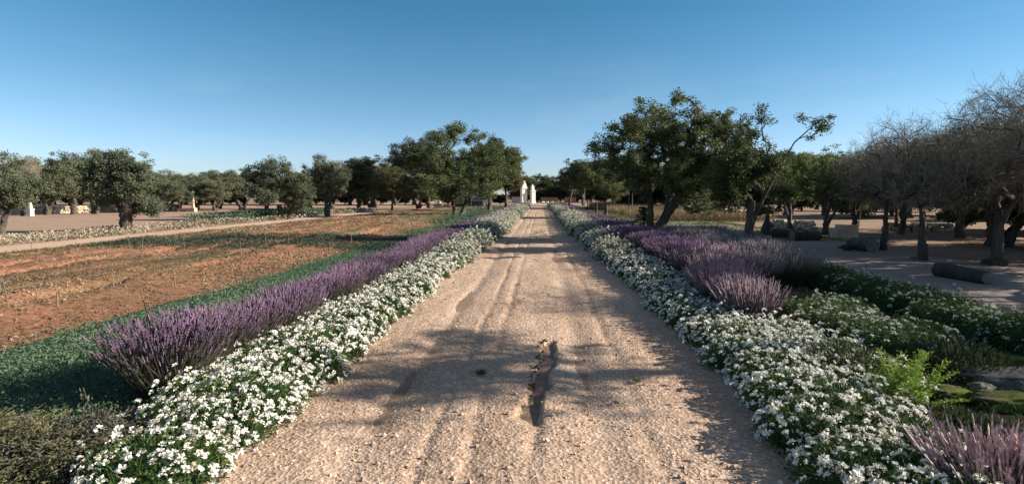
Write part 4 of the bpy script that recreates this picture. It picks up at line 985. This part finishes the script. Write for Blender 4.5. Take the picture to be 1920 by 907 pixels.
# ------------------------------------------------------------------ stone walls, pillars, building, car
def stone_wall(name, a, c, h, th, seed, mat, label, sz=0.34, cat='wall'):
    rg = np.random.default_rng(seed); a, c = np.array(a[:2]), np.array(c[:2]); L = np.linalg.norm(c - a); d = (c - a) / L; rz = math.atan2(d[1], d[0])
    mb = MB(); z = 0.0
    while z < h:
        hh = sz * (0.55 + 0.3 * rg.random()); x = -rg.random() * sz
        while x < L:
            w = sz * (0.8 + 0.9 * rg.random())
            if z + hh < h * (0.85 + 0.3 * rg.random()):
                p = a + d * (x + w / 2)
                mb.box((p[0], p[1], z + hh / 2), (w * 0.96, th * (0.75 + 0.45 * rg.random()), hh * 0.95), rg.random(), rz + rg.normal(0, 0.12), 0.85, 0.09, rg)
            x += w
        z += hh
    o = mb.build(name, M[mat]); bv = o.modifiers.new('soften', 'BEVEL'); bv.width = 0.025; bv.segments = 1
    tag(o, label, cat); return o
stone_wall('stone_wall', P(-30, 404.5), P(118, 400), 0.85, 0.5, 1, 'whitestone', 'white-washed rubble stone wall at the left edge behind the trees', 0.24)
stone_wall('stone_wall', P(121, 400), P(335, 394.5), 0.75, 0.5, 2, 'limestone', 'long low cream rubble wall behind the thick-trunked olive', 0.24)
stone_wall('retaining_wall', P(1328, 408), P(1440, 412), 0.72, 0.45, 3, 'limestone', 'low rough stone retaining wall across the road', 0.2)
stone_wall('stone_wall', P(1275, 397), P(1330, 399), 0.7, 0.4, 4, 'limestone', 'short low stone wall at the road bend', 0.3)
stone_wall('low_wall', P(808, 386), P(852, 386), 0.7, 0.5, 5, 'limestone', 'pale pinkish low wall behind the tallest left-hand tree', 0.5)
stone_wall('rubble_wall', P(1450, 425), P(1520, 430), 0.45, 0.5, 6, 'limestone', 'broken rubble wall behind the dark logs', 0.2)
stone_wall('rubble_wall', P(1660, 432), P(1780, 434), 0.45, 0.6, 16, 'limestone', 'low mound of field stones behind the straight pale trunk', 0.3)

# pale broken stone block
b = P(1583, 446); s = depth_of(b) / F_PX; rg = np.random.default_rng(7); mb = MB()
mb.box((0.0, 0, 0.31), (0.62, 0.45, 0.40), 0.8, 0.05, 0.97, 0.03, rg); mb.box((-0.34, 0.02, 0.22), (0.28, 0.42, 0.30), 0.6, -0.1, 0.9, 0.05, rg); mb.box((0.36, -0.03, 0.24), (0.22, 0.40, 0.50), 0.7, 0.1, 0.9, 0.05, rg)
mb.box((0.0, 0, 0.06), (0.95, 0.5, 0.14), 0.4, 0, 0.97, 0.02, rg)
o = mb.build('stone_block', M['limestone']); bv = o.modifiers.new('soften', 'BEVEL'); bv.width = 0.03; bv.segments = 2
o.location = b; o.rotation_euler = (0, 0, 0.1); o.scale = (0.95, 0.9, 1.05); tag(o, 'pale broken stone block catching the sun across the road', 'stone block')

def log(loc, L, r, rz, tilt, label, seed, mat='oldwood', name='log'):
    rg = np.random.default_rng(seed); root = empty(name, (loc[0], loc[1], 0), rz); tag(root, label, 'log')
    mb = MB(); m = 9; t = np.linspace(-0.5, 0.5, m); pts = np.stack([t * L, rg.normal(0, r * 0.05, m), r * 0.9 + np.zeros(m) + tilt * t], 1)
    mb.tube(pts, r * (1.08 - 0.25 * (t + 0.5)) , 14, 0.5, rg, 0.06); mb.build('bark', M[mat], root, True)
    for e in (0, m - 1):
        mb = MB()
        sgn = -1 if e == 0 else 1; rr = r * (1.08 - 0.25 * (t[e] + 0.5)) * 0.9
        mb.tube([pts[e] + np.array([sgn * 0.004, 0, 0]), pts[e] + np.array([sgn * 0.022, 0, 0])], rr, 14)
        mb.build('cut_end', M['greystone'], root)
    return root
a, c = P(1760, 518), P(1850, 535)
log(((a[0] + c[0]) / 2, (a[1] + c[1]) / 2), math.dist(a, c) * 1.0, 0.15, math.atan2(c[1] - a[1], c[0] - a[0]), 0, 'dark squared log lying on the road below the row of leafless trees', 11, 'darkwood')
b = P(1630, 472); log((b[0] - 0.05, b[1] + 0.35), 0.85, 0.21, R(100), 0, 'thick weathered log section with grey sawn end facing the road', 12)
b = P(1592, 471); rg = np.random.default_rng(13); mb = MB()
for k in range(9): 
    p = np.array([rg.normal(0, 0.12), rg.normal(0, 0.08), 0.05 + 0.1 * rg.random()]); d = unit(rg.normal(0, 1, 3) * np.array([1, 1, 0.3])) * 0.16
    mb.tube([p - d, p, p + d], [0.03, 0.045, 0.03], 6, rng=rg, rough=0.1)
o = mb.build('wood_pile', M['darkwood']); o.location = b; tag(o, 'small heap of dark broken wood left of the weathered log', 'wood pile')
a, c = P(1452, 446), P(1490, 448); log(((a[0] + c[0]) / 2, (a[1] + c[1]) / 2), math.dist(a, c), 0.20, math.atan2(c[1] - a[1], c[0] - a[0]), 0, 'dark log lying left of two at the far road edge', 14, 'darkwood')
a, c = P(1485, 452), P(1535, 452); log(((a[0] + c[0]) / 2, (a[1] + c[1]) / 2), math.dist(a, c), 0.22, math.atan2(c[1] - a[1], c[0] - a[0]), 0, 'dark log lying right of two at the far road edge', 15, 'darkwood')
# charred stump
b = P(1438, 438); rg = np.random.default_rng(16); mb = MB()
mb.tube([(0, 0, -0.05), (0.0, 0, 0.3), (-0.02, 0, 0.6), (0.0, 0, 0.85)], [0.30, 0.22, 0.11, 0.07], 10, rng=rg, rough=0.12); mb.tube([(0.05, 0, 0.3), (0.18, 0, 0.38), (0.3, 0, 0.32)], [0.1, 0.07, 0.03], 8, rng=rg, rough=0.1)
o = mb.build('tree_stump', M['darkwood']); o.location = b; tag(o, 'dark tapering tree stump across the road beside the road-edge tree', 'stump')
# blocks at tree feet
b = P(1864, 498); mb = MB(); mb.box((0, 0, 0.07), (0.42, 0.32, 0.16), 0.5, 0.1, 0.95, 0.02, rg); o = mb.build('wood_block', M['darkwood']); o.location = b; tag(o, 'dark wooden block at the foot of the big leafless tree', 'block')
bv = o.modifiers.new('soften', 'BEVEL'); bv.width = 0.015
b = P(1722, 488); mb = MB()
for k in range(7): mb.box((rg.normal(0, 0.15), rg.normal(0, 0.08), 0.04), (0.16, 0.12, 0.09), 0.5, rg.random() * 3, 0.8, 0.08, rg)
o = mb.build('stone_pile', M['greystone']); o.location = b; tag(o, 'little pile of dark stones at the foot of the straight pale trunk', 'stone pile')

# white gate pillars
def pillar(px, py, w, d_, h, top, label):
    b = P(px, py); root = empty('gate_pillar', b, 0.45); tag(root, label, 'gate pillar')
    mb = MB(); mb.box((0, 0, 0.25), (w * 1.15, d_ * 1.15, 0.5)); mb.build('plinth', M['white'], root)
    mb = MB(); mb.box((0, 0, 0.5 + h * 0.3), (w, d_, h * 0.6)); mb.build('shaft', M['white'], root)
    zc = 0.5 + h * 0.6
    mb = MB(); mb.box((0, 0, zc + 0.08), (w * 1.2, d_ * 1.2, 0.16)); mb.box((0, 0, zc + 0.21), (w * 1.08, d_ * 1.08, 0.10)); mb.build('cornice', M['white'], root)
    mb = MB()
    if top == 'scroll':
        z0 = zc + 0.26
        prof = [(-0.5, 0), (0.5, 0), (0.52, 0.25), (0.38, 0.42), (0.34, 0.7), (0.20, 0.82), (0.16, 1.1), (0.0, 1.35), (-0.16, 1.1), (-0.20, 0.82), (-0.34, 0.7), (-0.38, 0.42), (-0.52, 0.25)]
        n = len(prof); k = (h * 0.4 - 0.26) / 1.35
        V = [(x * w, -d_ * 0.4, z0 + z * k) for x, z in prof] + [(x * w, d_ * 0.4, z0 + z * k) for x, z in prof] + [(0, -d_ * 0.4, z0 + 0.5 * k), (0, d_ * 0.4, z0 + 0.5 * k)]
        i = np.arange(n); j = (i + 1) % n
        mb.add(V, np.stack([i, j, j + n, i + n], 1)); mb.add(V, np.stack([j, i, np.full(n, 2 * n)], 1)); mb.add(V, np.stack([i + n, j + n, np.full(n, 2 * n + 1)], 1))
    else:
        mb.box((-0.05, 0, zc + 0.26 + h * 0.13), (w * 0.68, d_ * 0.68, h * 0.26)); mb.box((-0.08, 0, zc + 0.26 + h * 0.31), (w * 0.4, d_ * 0.4, h * 0.12), taper=0.3)
    mb.build('crest', M['white'], root)
    return root
pillar(982, 381.5, 1.15, 1.0, 4.4, 'scroll', 'taller white gate pillar with scrolled crest at the end of the path')
pillar(999, 381.5, 0.85, 0.9, 3.4, 'step', 'narrower white gate pillar with stepped top beside the taller one')
b = P(968, 381); mb = MB(); mb.box((0, 0, 0.65), (1.9, 0.4, 1.3)); mb.box((0, 0, 1.35), (2.0, 0.5, 0.1)); o = mb.build('gate_wall', M['greywall']); o.location = b; tag(o, 'grey plastered wing wall left of the white gate pillars', 'wall')
for (x0, x1, lb) in ((1014, 1046, 'low red brick wall straight beyond the end of the path'), (1058, 1080, 'low red brick wall right of the end of the path')):
    b = P((x0 + x1) / 2, 380.5); mb = MB(); w = (x1 - x0) * depth_of(b) / F_PX; mb.box((0, 0, 0.6), (w, 0.35, 1.2)); mb.box((0, 0, 1.24), (w * 1.02, 0.42, 0.08)); o = mb.build('brick_wall', M['brick']); o.location = b; tag(o, lb, 'wall')
for px in (1018, 1026, 1036):
    b = P(px, 382); rock('white_stone', (b[0], b[1], 0), px, (0.7, 0.5, 0.55), 'white', 'whitewashed stone in front of the low brick wall beyond the path', 0.0)['group'] = 'whitewashed stones at the end of the path'
# grey outbuilding and dark car behind the tallest left tree
b = P(882, 387); dep = depth_of(b); root = empty('outbuilding', (b[0], b[1] + 2.5, 0), yawz); tag(root, 'low grey plastered outbuilding seen under the left-hand trees', 'building')
mb = MB(); mb.box((0, 0, 0.95), (5.2, 3.2, 1.9)); mb.build('wall', M['greywall'], root)
mb = MB(); mb.box((0, 0, 1.96), (5.5, 3.5, 0.12)); mb.build('roof', M['greystone'], root)
mb = MB(); mb.box((-0.6, -1.61, 0.75), (0.9, 0.05, 1.3)); mb.build('door', M['darkwood'], root)
b = P(902, 388); root = empty('parked_car', b, R(80)); tag(root, 'dark parked car in front of the grey outbuilding', 'car')
prof = [(-2.0, 0.35), (2.0, 0.35), (2.05, 0.7), (1.9, 0.88), (1.0, 0.98), (0.45, 1.42), (-1.1, 1.45), (-1.75, 1.0), (-2.05, 0.9)]
n = len(prof); V = [(x, -0.82 + (0.12 if z > 1.2 else 0), z) for x, z in prof] + [(x, 0.82 - (0.12 if z > 1.2 else 0), z) for x, z in prof] + [(0, -0.83, 0.8), (0, 0.83, 0.8)]
i = np.arange(n); j = (i + 1) % n; mb = MB(); mb.add(V, np.stack([i, j, j + n, i + n], 1)); mb.add(V, np.stack([j, i, np.full(n, 2 * n)], 1)); mb.add(V, np.stack([i + n, j + n, np.full(n, 2 * n + 1)], 1)); mb.build('body', M['carpaint'], root)
for sx in (-1.25, 1.25):
    for sy in (-0.78, 0.78):
        mb = MB(); mb.tube([(sx, sy - 0.09, 0.32), (sx, sy + 0.09, 0.32)], 0.32, 16); w = mb.build('wheel', M['rubber'], root)
        mb = MB(); mb.tube([(sx, sy - 0.095, 0.32), (sx, sy + 0.095, 0.32)], 0.18, 12); mb.build('rim', M['wire'], w)
for sy in (-0.80, 0.80):
    mb = MB(); mb.box((-0.3, sy * 0.985, 1.18), (1.5, 0.10, 0.30), taper=0.9); mb.build('window', M['glass'], root)
    mb = MB(); mb.box((2.0, sy * 0.72, 0.72), (0.12, 0.3, 0.14)); mb.build('headlight', M['white'], root)
mb = MB(); mb.box((0.78, 0, 1.2), (0.08, 1.25, 0.36)); mb.build('windscreen', M['glass'], root)
undergrowth('dark_shrub', P(857, 388), 631, 1.1, 1.3, 3000, 'dark', 'dark rounded shrub left of the grey outbuilding', 0.16)
# white post and figure-like white stele at left
b = P(363, 397); mb = MB(); mb.box((0, 0, 0.2), (0.5, 0.5, 0.4)); mb.lathe([(0.0, 0.4), (0.17, 0.4), (0.13, 0.6), (0.12, 1.9), (0.2, 1.95), (0.2, 2.05), (0.1, 2.15), (0.0, 2.3)], 14)
o = mb.build('white_post', M['limestone']); o.location = b; tag(o, 'slim white stone post among the left-hand olives', 'post')
b = P(57, 405); mb = MB(); mb.box((0, 0, 0.25), (0.36, 0.36, 0.5)); mb.box((0, 0, 0.56), (0.42, 0.42, 0.12)); mb.box((0, 0, 1.1), (0.27, 0.25, 0.96), taper=0.5); o = mb.build('white_stele', M['whitestone']); o.location = b; tag(o, 'white tapering stone stele on a block by the pale bare tree', 'monument')
b = P(1093, 386); b = (b[0] - 0.1, b[1] - 2, 0); mb = MB(); mb.box((0, 0, 0.9), (0.08, 0.08, 1.8)); mb.box((0, -0.06, 1.65), (0.28, 0.03, 0.5)); o = mb.build('sign_post', M['white']); o.location = b; tag(o, 'small white notice board on a post at the far right lawn', 'sign')
# wire fence in the dry grass
root = empty('wire_fence', (0, 0, 0)); tag(root, 'thin post and wire fence along the dry grass behind the lawn', 'fence')
for k in range(12):
    p = (7.0 + 0.9 * k, 84 - 3.4 * k, 0); mb = MB(); mb.tube([(p[0], p[1], -0.1), (p[0], p[1], 1.15)], 0.045, 6); mb.build('post', M['oldwood'], root)
mb = MB()
for z in (0.35, 0.7, 1.05): mb.tube([(7.0, 84, z), (16.9, 46.6, z)], 0.006, 4)
mb.build('wire', M['wire'], root)
